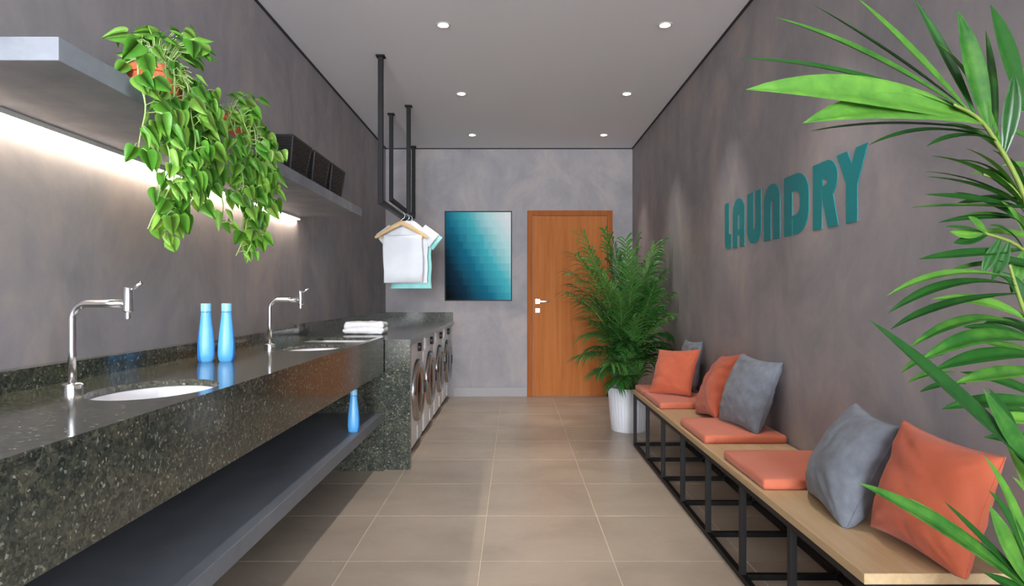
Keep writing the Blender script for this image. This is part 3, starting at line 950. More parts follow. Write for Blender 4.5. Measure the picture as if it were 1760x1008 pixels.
letter('letter_r', 3.023, 2.786, [[(0, 0), (0, 1), (0.55, 1)] + arc(0.55, 0.72, 0.42, 0.28, 90, -35, 10) + [(0.80, 0.48), (0.84, 0.38), (1.0, 0.0), (0.60, 0.0), (0.44, 0.34), (0.40, 0.44), (0.40, 0.60), (0.37, 0.60), (0.37, 0)],
                                  [(0.40, 0.64), (0.40, 0.74), (0.48, 0.74)] + arc(0.48, 0.69, 0.10, 0.05, 90, -90, 6)])
letter('letter_y', 2.80, 2.552, [[(0, 1), (0.36, 1), (0.50, 0.80), (0.64, 1), (1.0, 1), (0.68, 0.50), (0.68, 0), (0.32, 0), (0.32, 0.55)]])

# ------------------------------------------------------------------ bench
bn = thing('bench', 'long pale oak bench top on a black steel grid frame along the wall', 'bench', (1.17, 3.45, 0))
BX0, BX1, BY0, BY1, BZ = 0.950, 1.385, 1.745, 5.165, 0.447
obj('bench_top', bx(BX0 - 0.004, BX1, BY0, BY1, BZ - 0.03, BZ, bevel=0.002, seg=1), M['bench_wood'], bn, label='pale oak board')
q = 0.024
pys = [BY0 + 0.012 + (BY1 - BY0 - 0.024) * k / 7 for k in range(8)]
for xx in (BX0 + 0.002, BX1 - q - 0.004):
    obj('top_rail', bx(xx, xx + q, BY0, BY1, BZ - 0.03 - q, BZ - 0.030), M['black_metal'], bn)
    obj('bottom_rail', bx(xx, xx + q, BY0, BY1, 0.0, q), M['black_metal'], bn)
    for y in pys:
        obj('post', bx(xx, xx + q, y - q / 2, y + q / 2, q, BZ - 0.03 - q), M['black_metal'], bn)
for y in pys:
    for z in (0.0, BZ - 0.03 - q):
        obj('cross_rail', bx(BX0 + 0.002 + q, BX1 - q - 0.004, y - q / 2, y + q / 2, z, z + q), M['black_metal'], bn)

# seat pads
for i, (ya, yb, lab) in enumerate(((4.80, 5.155, 'orange seat pad at the far end of the bench beside the potted palm'), (4.262, 4.785, 'orange seat pad directly under the far orange pillow'),
                                   (3.268, 3.755, 'orange seat pad under the upright grey pillow, in the bench middle'), (2.492, 2.975, 'orange seat pad nearest the viewer, beside the near grey pillow'))):
    bm = bmesh.new(); box(bm, 0.962, 1.383, ya, yb, BZ, BZ + 0.042, bevel=0.013, seg=3)
    bmesh.ops.subdivide_edges(bm, edges=[e for e in bm.edges if e.calc_length() > 0.2], cuts=8, use_grid_fill=True)
    for v in bm.verts:
        if v.co.z > BZ + 0.03:
            u = (v.co.x - 1.1725) / 0.21; w = (v.co.y - (ya + yb) / 2) / ((yb - ya) / 2)
            v.co.z += 0.008 * max(0, (1 - u * u)) * max(0, (1 - w * w)) + 0.0015 * noise.noise(v.co * 14)
    o = obj('seat_pad', bm, M['orange_pad'], None, (1.17, (ya + yb) / 2, BZ), smooth=True)
    setp(o, lab, 'cushion', 'orange seat pads')


# throw pillows
def pillow(size, thick, mat, loc, rot, label, seed, group, slump=0.0):
    N = 34
    bm = bmesh.new()
    a = size / 2

    def pos(u, v, s):
        pin = 0.085
        x = a * u * (1 - pin * (1 - v * v)); z = a * v * (1 - pin * (1 - u * u))
        prof = max(0.0, (1 - u ** 2) * (1 - v ** 2))
        y = s * thick / 2 * prof ** 0.46
        sd = Vector((x * 6 + seed * 3.1, z * 6 + seed, s * 2.0))
        # creases running in from the edges and corners
        edge = 1 - prof
        cr = noise.noise(Vector((x * 9 + seed, z * 24 - seed, s))) * 0.014 * edge + noise.noise(sd) * 0.016
        cr += -0.007 * max(0, 1 - abs(noise.noise(Vector((x * 5 - seed, z * 11 + x * 4, s * 3 + seed)))) * 7) * min(1, prof * 2.5)
        # gathers fanning in from the corners
        for cu, cv in ((-1, -1), (1, -1), (-1, 1), (1, 1)):
            rr = math.hypot(u - cu, v - cv); an = math.atan2(v - cv, u - cu)
            cr += 0.007 * math.sin(an * 13 + seed * 2 + cu) * max(0, 1 - rr / 0.95) * (1 if cv < 0 else 0.6)
        y += s * cr * min(1, prof * 4)
        if slump:
            z2 = z + a
            z -= slump * (1 - v) * 0.0
            x *= 1 + slump * max(0, -v) * 0.5
        return Vector((x, y, z))
    grid = {}
    for s in (-1, 1):
        for i in range(N + 1):
            for j in range(N + 1):
                if s == 1 and (i in (0, N) or j in (0, N)):
                    grid[s, i, j] = grid[-1, i, j]; continue
                u = math.sin((2 * i / N - 1) * PI / 2 * 0.82) / math.sin(PI / 2 * 0.82); v = math.sin((2 * j / N - 1) * PI / 2 * 0.82) / math.sin(PI / 2 * 0.82)
                grid[s, i, j] = bm.verts.new(pos(u, v, s))
        for i in range(N):
            for j in range(N):
                f = (grid[s, i, j], grid[s, i + 1, j], grid[s, i + 1, j + 1], grid[s, i, j + 1])
                bm.faces.new(f if s == -1 else f[::-1])
    R = Euler(rot, 'XYZ').to_matrix()
    zmin = min((R @ v.co).z for v in bm.verts)
    loc = Vector(loc)
    t_ = thing('throw_pillow', label, 'pillow', loc, group)
    BASE[t_.name] = Vector((0, 0, 0))
    # sink a little: flatten what would go below the seat
    for v in bm.verts:
        p = R @ v.co; p.z -= zmin + 0.012
        if p.z < 0.001: p.z = 0.001
        v.co = p
    cover = obj('cover', bm, mat, t_, smooth='full')
    # piped seam round the edge
    pts = []
    seq = [(i, 0) for i in range(N)] + [(N, j) for j in range(N)] + [(i, N) for i in range(N, 0, -1)] + [(0, j) for j in range(N, 0, -1)]
    for i, j in seq + [seq[0]]:
        u = math.sin((2 * i / N - 1) * PI / 2 * 0.82) / math.sin(PI / 2 * 0.82); v = math.sin((2 * j / N - 1) * PI / 2 * 0.82) / math.sin(PI / 2 * 0.82)
        p = R @ pos(u, v, -1); p.z -= zmin + 0.012; p.z = max(p.z, 0.002); pts.append(p)
    bm = bmesh.new(); tube(bm, pts, 0.0022, 6, False)
    obj('seam', bm, mat, cover, smooth='full')
    return t_


D = math.radians
GO, GG = 'orange throw pillows', 'grey throw pillows'
PZ = BZ + 0.044
pillow(0.352, 0.14, M['orange'], (1.150, 4.64, PZ), (D(-26), D(-3.8), D(-49)), 'orange throw pillow at the far end of the bench, leaning on a grey one', 1.0, GO)
pillow(0.38, 0.10, M['grey_fabric'], (1.322, 4.87, PZ), (D(-10), D(-2), D(-86)), 'grey throw pillow half hidden behind the far orange pillow', 2.0, GG)
pillow(0.42, 0.18, M['orange'], (1.262, 3.972, BZ), (D(-27), D(-7), D(-90)), 'orange throw pillow tucked behind the grey one in the bench middle', 3.0, GO)
pillow(0.40, 0.19, M['grey_fabric'], (1.272, 3.50, PZ), (D(-20), D(1.7), D(-80)), 'grey throw pillow standing on the middle orange seat pad', 4.0, GG)
pillow(0.385, 0.215, M['grey_fabric'], (1.176, 2.255, BZ), (D(-25.7), D(2), D(-98)), 'grey throw pillow nearest the viewer, standing on bare oak', 5.0, GG)
pillow(0.352, 0.19, M['orange'], (1.212, 1.875, BZ), (D(-15), D(5), D(-80)), 'orange throw pillow nearest the viewer at the bench end', 6.0, GO)


# ------------------------------------------------------------------ trailing pothos plants
def leaf_mesh(nm, fold, curl, mat):
    """heart-shaped leaf of unit length, base at the origin, tip at -Z, face towards -Y"""
    bm = bmesh.new()
    half = [(0.0, 0.0), (0.16, 0.09), (0.30, 0.10), (0.39, 0.0), (0.41, -0.16), (0.37, -0.36), (0.27, -0.57), (0.14, -0.80), (0.0, -1.0)]
    mid = [0.0, -0.01, -0.03, -0.08, -0.20, -0.38, -0.58, -0.80, -1.0]

    def P(x, z):
        return Vector((x, fold * abs(x) + curl * z * z - 0.05 * math.cos(z * 3), z))
    mv = [bm.verts.new(P(0, z)) for z in mid]
    for s in (-1, 1):
        ev = [mv[0]] + [bm.verts.new(P(s * x, z)) for x, z in half[1:-1]] + [mv[-1]]
        for k in range(len(mid) - 1):
            vs = []
            for v in (mv[k], ev[k], ev[k + 1], mv[k + 1]):
                if v not in vs: vs.append(v)
            if len(vs) > 2: bm.faces.new(vs)
    me = bpy.data.meshes.new(nm)
    bm.to_mesh(me); bm.free(); me.materials.append(mat)
    for p in me.polygons: p.use_smooth = True
    return me


LEAVES = [leaf_mesh('pothos_leaf', f, c, M['pothos']) for f, c in ((0.25, 0.12), (-0.10, 0.25), (0.45, -0.05), (0.15, 0.30))]


def aim(zaxis, face):
    """rotation whose local -Z points along zaxis and local -Y faces `face`"""
    z = -zaxis.normalized()
    y = -(face - face.project(z))
    if y.length < 1e-4: y = Vector((0, 1, 0))
    y.normalize(); x = y.cross(z)
    return Matrix((x, y, z)).transposed()


def pothos(pot, zpot, label, vines, top_px, rng, nleaf_top, view):
    t_ = thing('trailing_pothos', label, 'potted plant', (pot[0], pot[1], ZT), 'trailing plants on the wall shelf')
    bm = bmesh.new()
    h = zpot
    prof = [(0.058, 0.0), (0.062, 0.004)]
    for k in range(7):
        f0 = 0.1 + 0.10 * k
        prof += [(0.062 + 0.018 * f0, h * f0), (0.065 + 0.018 * f0, h * (f0 + 0.05))]
    prof += [(0.079, h * 0.80), (0.086, h * 0.82), (0.088, h), (0.080, h), (0.076, h * 0.9)]
    lathe(bm, prof, (pot[0], pot[1], ZT), 32)
    obj('pot', bm, M['terracotta'], t_, smooth=True)
    bm = bmesh.new(); lathe(bm, [(0.076, h * 0.90), (0.05, h * 0.93), (0.0015, h * 0.95)], (pot[0], pot[1], ZT), 20)
    obj('soil', bm, M['soil'], t_, smooth=True)
    top = Vector((pot[0], pot[1], ZT + h * 0.93))
    lv = []

    def leaf_at(p, dirn, face, s):
        # the pot's front stays largely free of leaves
        dp = p - Vector((pot[0], pot[1], ZT))
        if dp.y < 0.0 and dp.z > -0.01 and dp.z < h + 0.055 and dp.y + 0.25 * dp.x < 0.0 and rng.random() < 0.84: return
        o = bpy.data.objects.new('leaf', rng.choice(LEAVES)); COL.objects.link(o)
        o.parent = t_
        m = aim(dirn, face).to_4x4()
        loc = p - Vector((pot[0], pot[1], ZT))
        o.matrix_basis = Matrix.Translation(loc) @ m @ Matrix.Diagonal((s * rng.uniform(0.85, 1.1), s, s, 1))
        lv.append(o)
    for vi, (pxs, y_end, dep) in enumerate(vines):
        # pxs: pixel columns where the vine leaves the shelf edge and ends
        pts = []
        Yv = -FPX * dep / (pxs[0] - VX) * -1 if False else FPX * (-dep) / (VX - pxs[0])
        edge = Vector((dep, Yv, ZT + 0.03 + rng.uniform(0, 0.02)))
        Ye = FPX * (-dep) / (VX - pxs[1])
        end = Vector((dep + rng.uniform(-0.02, 0.03), Ye, EYE - (y_end - VY) * Ye / FPX))
        start = top + Vector((rng.uniform(-0.03, 0.03), rng.uniform(-0.03, 0.03), 0))
        mid = start.lerp(edge, 0.5) + Vector((0, 0, 0.06 + rng.uniform(0, 0.04)))
        for k in range(5):
            f = k / 5
            pts.append((1 - f) ** 2 * start + 2 * f * (1 - f) * mid + f * f * edge)
        nseg = 14
        for k in range(nseg + 1):
            f = k / nseg
            p = edge.lerp(end, f)
            p += Vector((0.012 * math.sin(f * 9 + vi), 0.018 * math.sin(f * 7 + vi * 2.1), 0)) * min(1, f * 3)
            p.x += 0.02 * math.sin(f * PI)
            pts.append(p)
        bm = bmesh.new(); tube(bm, pts, [0.0024] * (len(pts) - 4) + [0.0018] * 4, 6)
        st = obj('vine', bm, M['vine'], t_, smooth='full')
        # leaves along it
        step = 0.026
        pb = bmesh.new(); npet = 0
        for a, b_ in zip(pts[3:-1], pts[4:]):
            seg = (b_ - a); d_ = seg.length; q = 0
            while q < d_:
                if rng.random() < 0.86:
                    p = a + seg * (q / d_)
                    side = Vector((rng.uniform(-0.1, 1.0), rng.uniform(-1, 1), rng.uniform(-0.3, 0.5))).normalized()
                    pe = p + side * rng.uniform(0.018, 0.050)
                    pe.x = max(pe.x, XSH + 0.012 if pe.z < ZT + 0.01 else -1.5)
                    tube(pb, [p, p.lerp(pe, 0.6) + Vector((0, 0, 0.006)), pe], 0.0011, 5); npet += 1
                    face = (view + Vector((rng.uniform(-1.0, 1.0), rng.uniform(-1.0, 1.0), rng.uniform(-0.3, 1.1)))).normalized()
                    dr = Vector((rng.uniform(-0.5, 0.6), rng.uniform(-0.8, 0.8), -1)) + side * 0.5
                    leaf_at(pe, dr, face, rng.uniform(0.036, 0.068))
                q += step * rng.uniform(0.8, 1.2)
        obj('petioles', pb, M['vine'], st, kind='stuff')
    # crown on the pot
    for k in range(nleaf_top):
        tx, ty = rng.uniform(*top_px[0]), rng.uniform(*top_px[1])
        Yv = pot[1] + rng.uniform(-0.10, 0.10)
        p = at(tx, ty, Yv)
        p.x = max(p.x, XL + 0.09)
        if p.z < ZT + 0.05: p.x = max(p.x, XSH + 0.015)
        q = top + (p - top) * 0.15
        if p.z > ZT + 0.02:
            bm = bmesh.new(); tube(bm, [q, q.lerp(p, 0.5) + Vector((0, 0, 0.035)), p], 0.0016, 5)
            obj('petiole', bm, M['vine'], t_, smooth='full')
        face = (view * 0.7 + Vector((rng.uniform(-0.5, 0.5), rng.uniform(-0.5, 0.5), rng.uniform(0.2, 1.0)))).normalized()
        dr = (p - top).normalized() * 0.6 + Vector((rng.uniform(-0.4, 0.4), rng.uniform(-0.4, 0.4), -0.6))
        leaf_at(p, dr, face, rng.uniform(0.045, 0.078))
    return t_


VIEW = Vector((0.62, -0.75, -0.05))
V1 = [((262, 268), 405, -1.035), ((285, 262), 330, -1.02), ((300, 300), 372, -1.045), ((315, 290), 425, -1.03), ((330, 322), 385, -1.01), ((336, 328), 330, -1.04), ((342, 338), 300, -1.03),
      ((335, 362), 398, -1.03), ((300, 275), 395, -1.0), ((322, 312), 345, -0.99), ((235, 240), 268, -1.03), ((350, 335), 255, -1.0)]
pothos((-1.152, 2.085), 0.118, 'larger trailing plant with bright heart-shaped leaves in a terracotta pot', V1, ((213, 348), (45, 112)), random.Random(3), 60, VIEW)
V2 = [((a - 3, b - 4), c, d0) for (a, b), c, d0 in [((398, 412), 395, -1.035), ((415, 420), 440, -1.02), ((432, 425), 425, -1.03), ((445, 440), 390, -1.01), ((455, 448), 350, -1.03), ((462, 465), 335, -1.02), ((420, 405), 330, -1.0),
      ((440, 432), 440, -1.0), ((460, 452), 400, -1.04), ((405, 385), 275, -1.03)]]
pothos((-1.165, 2.66), 0.12, 'smaller trailing plant with bright heart-shaped leaves next to the wicker baskets', V2, ((368, 448), (158, 220)), random.Random(11), 30, VIEW)


# ------------------------------------------------------------------ palms
def blade_bm(bm, pts, width, face, fold=0.35, base_f=0.25, peak=0.45, nseg=10, pleat=False):
    """arching leaflet through a quadratic of three points; V-folded along its midrib"""
    p0, p1, p2 = pts
    rows = []
    for k in range(nseg + 1):
        f = k / nseg
        p = (1 - f) ** 2 * p0 + 2 * f * (1 - f) * p1 + f * f * p2
        t = (2 * (1 - f) * (p1 - p0) + 2 * f * (p2 - p1)).normalized()
        s = t.cross(face)
        s = s.normalized() if s.length > 1e-5 else Vector((1, 0, 0))
        nn = s.cross(t).normalized()
        if f < peak: w = base_f + (1 - base_f) * math.sin(f / peak * PI / 2)
        else: w = max(0.0, math.cos((f - peak) / (1 - peak) * PI / 2)) ** 0.85
        w = max(w, 0.01) * width / 2
        if pleat:
            rows.append([bm.verts.new(p + s * w * a + nn * w * (fold * abs(a) + pl_)) for a, pl_ in ((1, 0), (0.66, 0.10), (0.33, -0.06), (0, 0.0), (-0.33, -0.06), (-0.66, 0.10), (-1, 0))])
        else:
            rows.append([bm.verts.new(p + s * w + nn * fold * w), bm.verts.new(p), bm.verts.new(p - s * w + nn * fold * w)])
    for a, b_ in zip(rows[:-1], rows[1:]):
        for k in range(len(a) - 1): bm.faces.new((a[k], a[k + 1], b_[k + 1], b_[k]))


# potted areca at the far end of the bench
PC = Vector((1.022, 5.76, 0))
ar = thing('potted_areca_palm', 'bushy green palm in a white fluted pot beside the door', 'potted plant', PC)
bm = bmesh.new()
lathe(bm, [(0.150, 0.0), (0.153, 0.004), (0.186, 0.385), (0.180, 0.385), (0.174, 0.375), (0.168, 0.30)], PC, 144, flute=0.022, nf=36)
obj('pot', bm, M['white_pot'], ar, smooth='full')
bm = bmesh.new(); lathe(bm, [(0.172, 0.335), (0.09, 0.345), (0.002, 0.35)], PC, 24); obj('soil', bm, M['soil'], ar, smooth=True)
rng = random.Random(21)


def far_frond(base, ctrl, tip, nl, lmax, droop):
    bm = bmesh.new()
    pts = [(1 - f) ** 2 * base + 2 * f * (1 - f) * ctrl + f * f * tip for f in [k / 12 for k in range(13)]]
    tube(bm, pts, [0.0055 * (1 - 0.75 * k / 12) for k in range(13)], 6)
    fr_ = obj('frond', bm, M['rachis'], ar, smooth='full')
    bm = bmesh.new()
    for k in range(nl):
        f = 0.16 + 0.84 * k / (nl - 1)
        p = (1 - f) ** 2 * base + 2 * f * (1 - f) * ctrl + f * f * tip
        t = (2 * (1 - f) * (ctrl - base) + 2 * f * (tip - ctrl)).normalized()
        side = t.cross(Vector((0, 0, 1)))
        if side.length < 0.2: side = Vector((1, 0, 0)).cross(t)
        side.normalize()
        ln = lmax * (0.55 + 0.45 * math.sin(PI * min(1, f * 1.05))) * rng.uniform(0.85, 1.1)
        for s in (-1, 1):
            d_ = (side * s * 0.72 + t * (0.75 + 0.4 * f) + Vector((0, 0, 0.22))).normalized()
            d_ += Vector((rng.uniform(-0.1, 0.1), rng.uniform(-0.1, 0.1), rng.uniform(-0.1, 0.1)))
            q1 = p + d_ * ln * 0.5; q2 = p + d_ * ln + Vector((0, 0, -droop * ln * rng.uniform(0.6, 1.2)))
            for q in (q1, q2): q.x = min(q.x, XR - 0.012); q.y = min(q.y, YB - 0.05)
            face = (side.cross(t) * -1 if False else t.cross(side)) * -1
            blade_bm(bm, (p, q1, q2), 0.0165 * rng.uniform(0.85, 1.15), face + Vector((0, -0.25, 0.2)), 0.3, 0.4, 0.35, 5)
    for v in bm.verts: v.co.x = min(v.co.x, XR - 0.006)
    obj('leaflets', bm, M['palm_far'], fr_, kind='stuff', smooth='full')


FR = [  # tip pixel column, row, depth, bow
    (1000, 405, 5.55, 0.10), (1012, 432, 5.35, 0.12), (985, 492, 5.5, 0.14), (1050, 410, 5.7, 0.05), (1040, 400, 5.9, 0.04), (1075, 415, 5.5, 0.06), (1098, 410, 5.8, 0.05), (1125, 425, 5.95, 0.08),
    (1148, 440, 6.0, 0.10), (1158, 470, 5.85, 0.12), (1160, 508, 5.6, 0.14), (1150, 545, 5.45, 0.14), (1010, 548, 5.45, 0.14), (1022, 598, 5.4, 0.14), (1035, 470, 5.3, 0.08), (1090, 465, 5.2, 0.08),
    (1125, 490, 5.3, 0.10), (1065, 505, 5.2, 0.10), (1100, 540, 5.25, 0.12), (1045, 560, 5.25, 0.12), (1135, 590, 5.5, 0.12), (1015, 450, 6.0, 0.1), (1060, 445, 6.1, 0.06), (1110, 455, 6.15, 0.06), (1075, 590, 5.3, 0.12), (1050, 625, 5.35, 0.12),
    (1000, 520, 5.6, 0.16), (1012, 575, 5.7, 0.18), (1150, 575, 5.7, 0.16), (1145, 610, 5.8, 0.16), (1028, 640, 5.6, 0.18), (1060, 660, 5.45, 0.16), (1110, 620, 5.45, 0.16), (1030, 520, 5.9, 0.12), (1130, 530, 6.0, 0.12), (1085, 435, 5.35, 0.06),
    (982, 470, 5.7, 0.24), (990, 440, 5.4, 0.2), (978, 505, 5.35, 0.24), (1166, 500, 5.95, 0.22), (1164, 540, 5.7, 0.22), (1140, 415, 5.75, 0.14), (1000, 612, 5.55, 0.26), (1155, 600, 5.6, 0.24)]
for k, (x, y, dep, bow) in enumerate(FR):
    tip = at(x, y, dep); tip.x = min(tip.x, 1.34)
    base = PC + Vector((rng.uniform(-0.07, 0.07), rng.uniform(-0.07, 0.07), 0.345))
    hgt = tip.z - base.z
    ctrl = base.lerp(tip, 0.45) + Vector(((base.x - tip.x) * 0.28, (base.y - tip.y) * 0.28, bow + 0.10 * hgt))
    ctrl.z = max(ctrl.z, tip.z + 0.02 if hgt < 0.6 else ctrl.z)
    far_frond(base, ctrl, tip, 30, 0.31 if hgt > 0.5 else 0.25, 0.60)
for k in range(9):
    a = rng.uniform(0, 2 * PI); b0 = PC + Vector((0.07 * math.cos(a), 0.07 * math.sin(a), 0.335))
    bm = bmesh.new(); tube(bm, [b0, b0 + Vector((0.02 * math.cos(a), 0.02 * math.sin(a), 0.16)), b0 + Vector((0.05 * math.cos(a), 0.05 * math.sin(a), 0.34))], [0.010, 0.008, 0.005], 8)
    obj('cane', bm, M['cane'], ar, smooth='full')

# palm close to the viewer, standing in front of the bench end
NP = Vector((1.14, 1.27, 0))
npalm = thing('potted_palm', 'broad-leaved green palm reaching in from the near edge before the bench', 'potted plant', NP)
bm = bmesh.new()
lathe(bm, [(0.150, 0.0), (0.153, 0.004), (0.186, 0.385), (0.180, 0.385), (0.174, 0.375), (0.168, 0.30)], NP, 144, flute=0.022, nf=36)
obj('pot', bm, M['white_pot'], npalm, smooth='full')
bm = bmesh.new(); lathe(bm, [(0.172, 0.335), (0.09, 0.345), (0.002, 0.35)], NP, 24); obj('soil', bm, M['soil'], npalm, smooth=True)


def near_frond(path, leaflets, dbase):
    """path: (px, py, depth) of the rachis; leaflets: (base xy, tip xy, bow px, width m, depth base, depth tip, facing)"""
    P = [NP + Vector((0, 0, 0.35)) if p is None else at(*p) for p in path]
    # smooth through points
    pts = []
    for i in range(len(P) - 1):
        a, b_, c, d_ = P[max(i - 1, 0)], P[i], P[i + 1], P[min(i + 2, len(P) - 1)]
        for k in range(6):
            t = k / 6
            pts.append(0.5 * ((2 * b_) + (c - a) * t + (2 * a - 5 * b_ + 4 * c - d_) * t * t + (3 * b_ - a - 3 * c + d_) * t ** 3))
    pts.append(P[-1])
    n = len(pts)
    bm = bmesh.new(); tube(bm, pts, [0.008 - 0.0055 * k / (n - 1) for k in range(n)], 8)
    fr_ = obj('frond', bm, M['rachis'], npalm, smooth='full')
    for (b0, t0, bow, w, d0, d1, fc) in leaflets:
        p0 = at(b0[0], b0[1], d0); p2 = at(t0[0], t0[1], d1)
        # rachis point nearest to the base, so that the leaflet grows from the stem
        p0n = min(pts, key=lambda q_: (q_ - p0).length)
        if (p0n - p0).length < 0.09: p0 = p0n
        mx, my = (b0[0] + t0[0]) / 2, (b0[1] + t0[1]) / 2 - bow
        p1 = at(mx, my, (d0 + d1) / 2)
        face = {'v': Vector((-0.25, -0.9, 0.35)), 'u': Vector((-0.2, -0.35, 0.9)), 'e': Vector((0.55, 0.25, 0.75)), 'd': Vector((-0.1, -0.6, 0.75))}[fc]
        bm = bmesh.new(); blade_bm(bm, (p0, p1, p2), w, face, 0.30, 0.22, 0.5, 12, True)
        for v in bm.verts: v.co.x = min(v.co.x, XR - 0.01)
        obj('leaflet', bm, M['palm_near'], fr_, smooth=True)


# upper fan
near_frond([None, (1815, 640, 1.28), (1775, 380, 1.27), (1700, 225, 1.24), (1640, 180, 1.20)], [
    ((1690, 205), (1282, 154), 38, 0.066, 1.24, 1.12, 'v'), ((1680, 215), (1380, 212), 52, 0.064, 1.24, 1.14, 'v'),
    ((1660, 195), (1270, 100), 38, 0.030, 1.24, 1.16, 'd'), ((1650, 182), (1330, 29), 24, 0.036, 1.22, 1.20, 'd'),
    ((1665, 190), (1392, 5), 12, 0.026, 1.24, 1.28, 'u'), ((1650, 180), (1470, -6), 6, 0.034, 1.23, 1.22, 'd'),
    ((1672, 190), (1570, -4), 10, 0.022, 1.25, 1.30, 'u'), ((1700, 215), (1646, 18), 0, 0.040, 1.25, 1.18, 'v'),
    ((1720, 230), (1694, 52), 0, 0.020, 1.26, 1.30, 'e'), ((1745, 235), (1606, 70), 26, 0.028, 1.26, 1.22, 'd'),
    ((1760, 190), (1702, 8), 12, 0.036, 1.27, 1.20, 'v'), ((1740, 245), (1742, 125), 0, 0.030, 1.27, 1.22, 'v'),
    ((1690, 222), (1392, 225), 22, 0.024, 1.24, 1.20, 'u'), ((1700, 235), (1392, 226), 30, 0.022, 1.25, 1.24, 'u'),
    ((1715, 240), (1492, 250), 44, 0.030, 1.25, 1.18, 'u'), ((1725, 248), (1592, 252), 30, 0.030, 1.25, 1.2, 'u'),
    ((1730, 250), (1612, 215), 20, 0.024, 1.26, 1.3, 'd')], 1.25)
# sunlit second tier
near_frond([None, (1830, 700, 1.34), (1800, 450, 1.34), (1745, 330, 1.31), (1690, 300, 1.28)], [
    ((1790, 345), (1600, 268), 26, 0.034, 1.32, 1.24, 'u'), ((1780, 352), (1588, 295), 22, 0.020, 1.32, 1.28, 'u'), ((1775, 358), (1594, 304), 18, 0.034, 1.32, 1.24, 'u'),
    ((1765, 362), (1590, 335), 8, 0.028, 1.32, 1.26, 'd'), ((1760, 372), (1566, 357), 14, 0.026, 1.32, 1.22, 'u'), ((1790, 330), (1660, 255), 10, 0.030, 1.33, 1.30, 'u'),
    ((1800, 320), (1705, 258), 8, 0.030, 1.33, 1.28, 'u'), ((1780, 380), (1612, 383), 14, 0.022, 1.34, 1.36, 'd'), ((1750, 345), (1640, 352), 10, 0.022, 1.32, 1.36, 'e'),
    ((1770, 300), (1668, 300), 14, 0.026, 1.3, 1.34, 'd'), ((1800, 390), (1640, 330), 10, 0.028, 1.34, 1.38, 'd'),
    ((1800, 360), (1690, 318), 6, 0.030, 1.36, 1.34, 'u'), ((1810, 375), (1650, 372), 14, 0.028, 1.36, 1.34, 'u'), ((1800, 405), (1675, 402), 12, 0.026, 1.36, 1.38, 'd'), ((1810, 300), (1722, 285), 10, 0.030, 1.36, 1.36, 'd'),
    ((1815, 340), (1730, 330), 8, 0.034, 1.38, 1.38, 'd'), ((1815, 270), (1715, 215), 8, 0.028, 1.36, 1.38, 'd'), ((1790, 300), (1640, 275), 12, 0.024, 1.34, 1.32, 'u')], 1.3)
# third tier, hanging short leaflets
near_frond([None, (1860, 760, 1.30), (1830, 520, 1.30), (1760, 430, 1.28), (1690, 400, 1.26)], [
    ((1690, 400), (1625, 390), 4, 0.016, 1.26, 1.22, 'd'), ((1695, 402), (1664, 372), 2, 0.018, 1.26, 1.24, 'v'), ((1712, 408), (1688, 472), -4, 0.022, 1.27, 1.26, 'v'),
    ((1735, 420), (1704, 482), -4, 0.024, 1.28, 1.26, 'v'), ((1755, 430), (1738, 505), -6, 0.024, 1.28, 1.26, 'v'), ((1740, 455), (1578, 446), 14, 0.028, 1.29, 1.24, 'd'),
    ((1770, 400), (1700, 388), 6, 0.020, 1.28, 1.24, 'd'), ((1790, 420), (1740, 372), 4, 0.022, 1.28, 1.24, 'd'), ((1680, 398), (1632, 398), -10, 0.020, 1.26, 1.24, 'v'),
    ((1690, 402), (1638, 418), -6, 0.020, 1.27, 1.25, 'v'), ((1800, 430), (1720, 345), 8, 0.026, 1.30, 1.3, 'd'), ((1800, 450), (1620, 470), 18, 0.026, 1.30, 1.3, 'u')], 1.28)
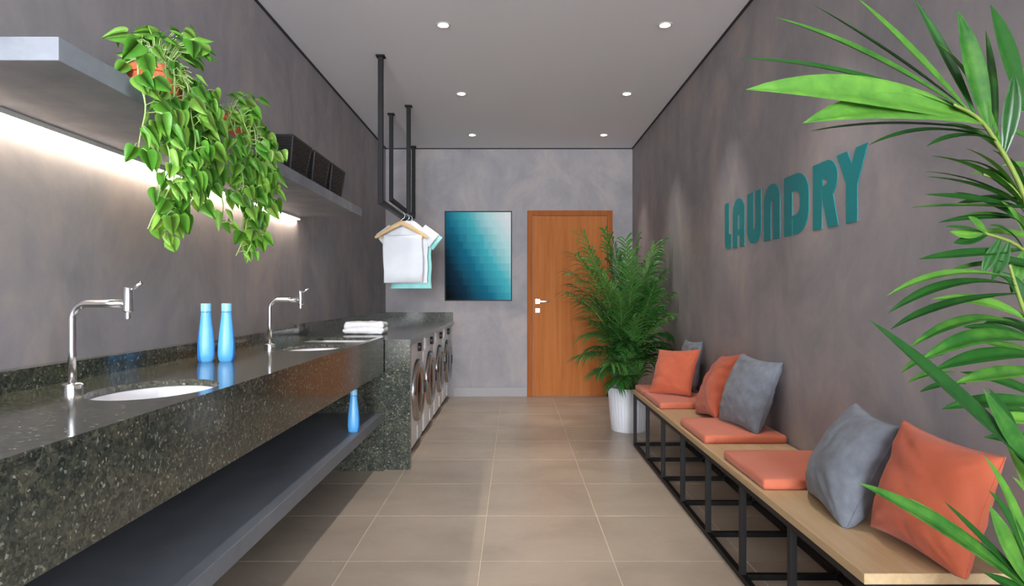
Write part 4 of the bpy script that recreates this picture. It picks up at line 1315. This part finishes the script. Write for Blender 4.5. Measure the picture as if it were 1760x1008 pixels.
# fourth tier: long drooping row of leaflets
near_frond([None, (1850, 860, 1.24), (1800, 640, 1.24), (1755, 520, 1.23), (1735, 455, 1.22)], [
    ((1740, 482), (1524, 509), 46, 0.030, 1.22, 1.18, 'u'), ((1745, 497), (1526, 539), 52, 0.034, 1.22, 1.16, 'u'), ((1800, 532), (1600, 515), 14, 0.034, 1.24, 1.26, 'd'),
    ((1700, 530), (1530, 567), 34, 0.028, 1.22, 1.2, 'u'), ((1800, 552), (1560, 600), 58, 0.036, 1.23, 1.16, 'u'), ((1800, 590), (1655, 562), 6, 0.036, 1.24, 1.24, 'd'),
    ((1800, 578), (1580, 622), 44, 0.040, 1.23, 1.16, 'd'), ((1800, 612), (1604, 638), 26, 0.036, 1.23, 1.18, 'd'), ((1800, 646), (1640, 660), 16, 0.034, 1.24, 1.18, 'd'),
    ((1620, 610), (1548, 642), 14, 0.020, 1.24, 1.24, 'u'), ((1640, 640), (1560, 658), 12, 0.018, 1.24, 1.24, 'u'), ((1660, 660), (1580, 675), 10, 0.018, 1.24, 1.24, 'u'),
    ((1800, 700), (1618, 704), 20, 0.036, 1.25, 1.24, 'd'), ((1800, 735), (1700, 720), 10, 0.032, 1.25, 1.24, 'd'), ((1760, 780), (1700, 668), 6, 0.022, 1.22, 1.18, 'v'),
    ((1810, 500), (1700, 470), 10, 0.030, 1.25, 1.27, 'd'), ((1810, 470), (1690, 445), 10, 0.028, 1.26, 1.28, 'd'), ((1815, 560), (1690, 556), 12, 0.030, 1.26, 1.28, 'd'), ((1815, 620), (1690, 590), 10, 0.030, 1.26, 1.30, 'd'),
    ((1815, 680), (1650, 640), 8, 0.028, 1.27, 1.30, 'd'), ((1815, 740), (1660, 690), 10, 0.026, 1.27, 1.30, 'd'), ((1815, 780), (1690, 752), 10, 0.030, 1.26, 1.28, 'd')], 1.23)
# long blades cutting across low down
near_frond([None, (1840, 900, 1.08), (1800, 820, 1.06)], [
    ((1790, 862), (1494, 550), 22, 0.052, 1.06, 0.98, 'd'), ((1800, 900), (1690, 668), 10, 0.030, 1.06, 1.02, 'v')], 1.06)
near_frond([None, (1850, 1060, 1.12), (1790, 1030, 1.10)], [
    ((1780, 1030), (1474, 830), 30, 0.040, 1.10, 1.02, 'd'), ((1770, 1020), (1562, 856), 14, 0.020, 1.10, 1.06, 'd'), ((1740, 1000), (1622, 862), 10, 0.018, 1.10, 1.06, 'd'),
    ((1800, 950), (1690, 783), 10, 0.026, 1.10, 1.06, 'd'), ((1800, 990), (1698, 842), 12, 0.032, 1.10, 1.05, 'd'), ((1770, 1040), (1700, 868), 6, 0.030, 1.10, 1.05, 'v'),
    ((1760, 1030), (1590, 880), 8, 0.014, 1.12, 1.12, 'd'), ((1790, 900), (1720, 740), 8, 0.030, 1.1, 1.08, 'd'), ((1800, 1060), (1690, 985), 6, 0.026, 1.1, 1.06, 'd'),
    ((1820, 930), (1740, 820), 6, 0.030, 1.1, 1.06, 'd')], 1.1)
rng = random.Random(5)
for k in range(6):
    a = rng.uniform(0, 2 * PI); b0 = NP + Vector((0.07 * math.cos(a), 0.07 * math.sin(a), 0.335))
    bm = bmesh.new(); tube(bm, [b0, b0 + Vector((0.02 * math.cos(a), 0.02 * math.sin(a), 0.2)), b0 + Vector((0.03 * math.cos(a), 0.03 * math.sin(a), 0.45))], [0.012, 0.010, 0.006], 8)
    obj('cane', bm, M['cane'], npalm, smooth='full')
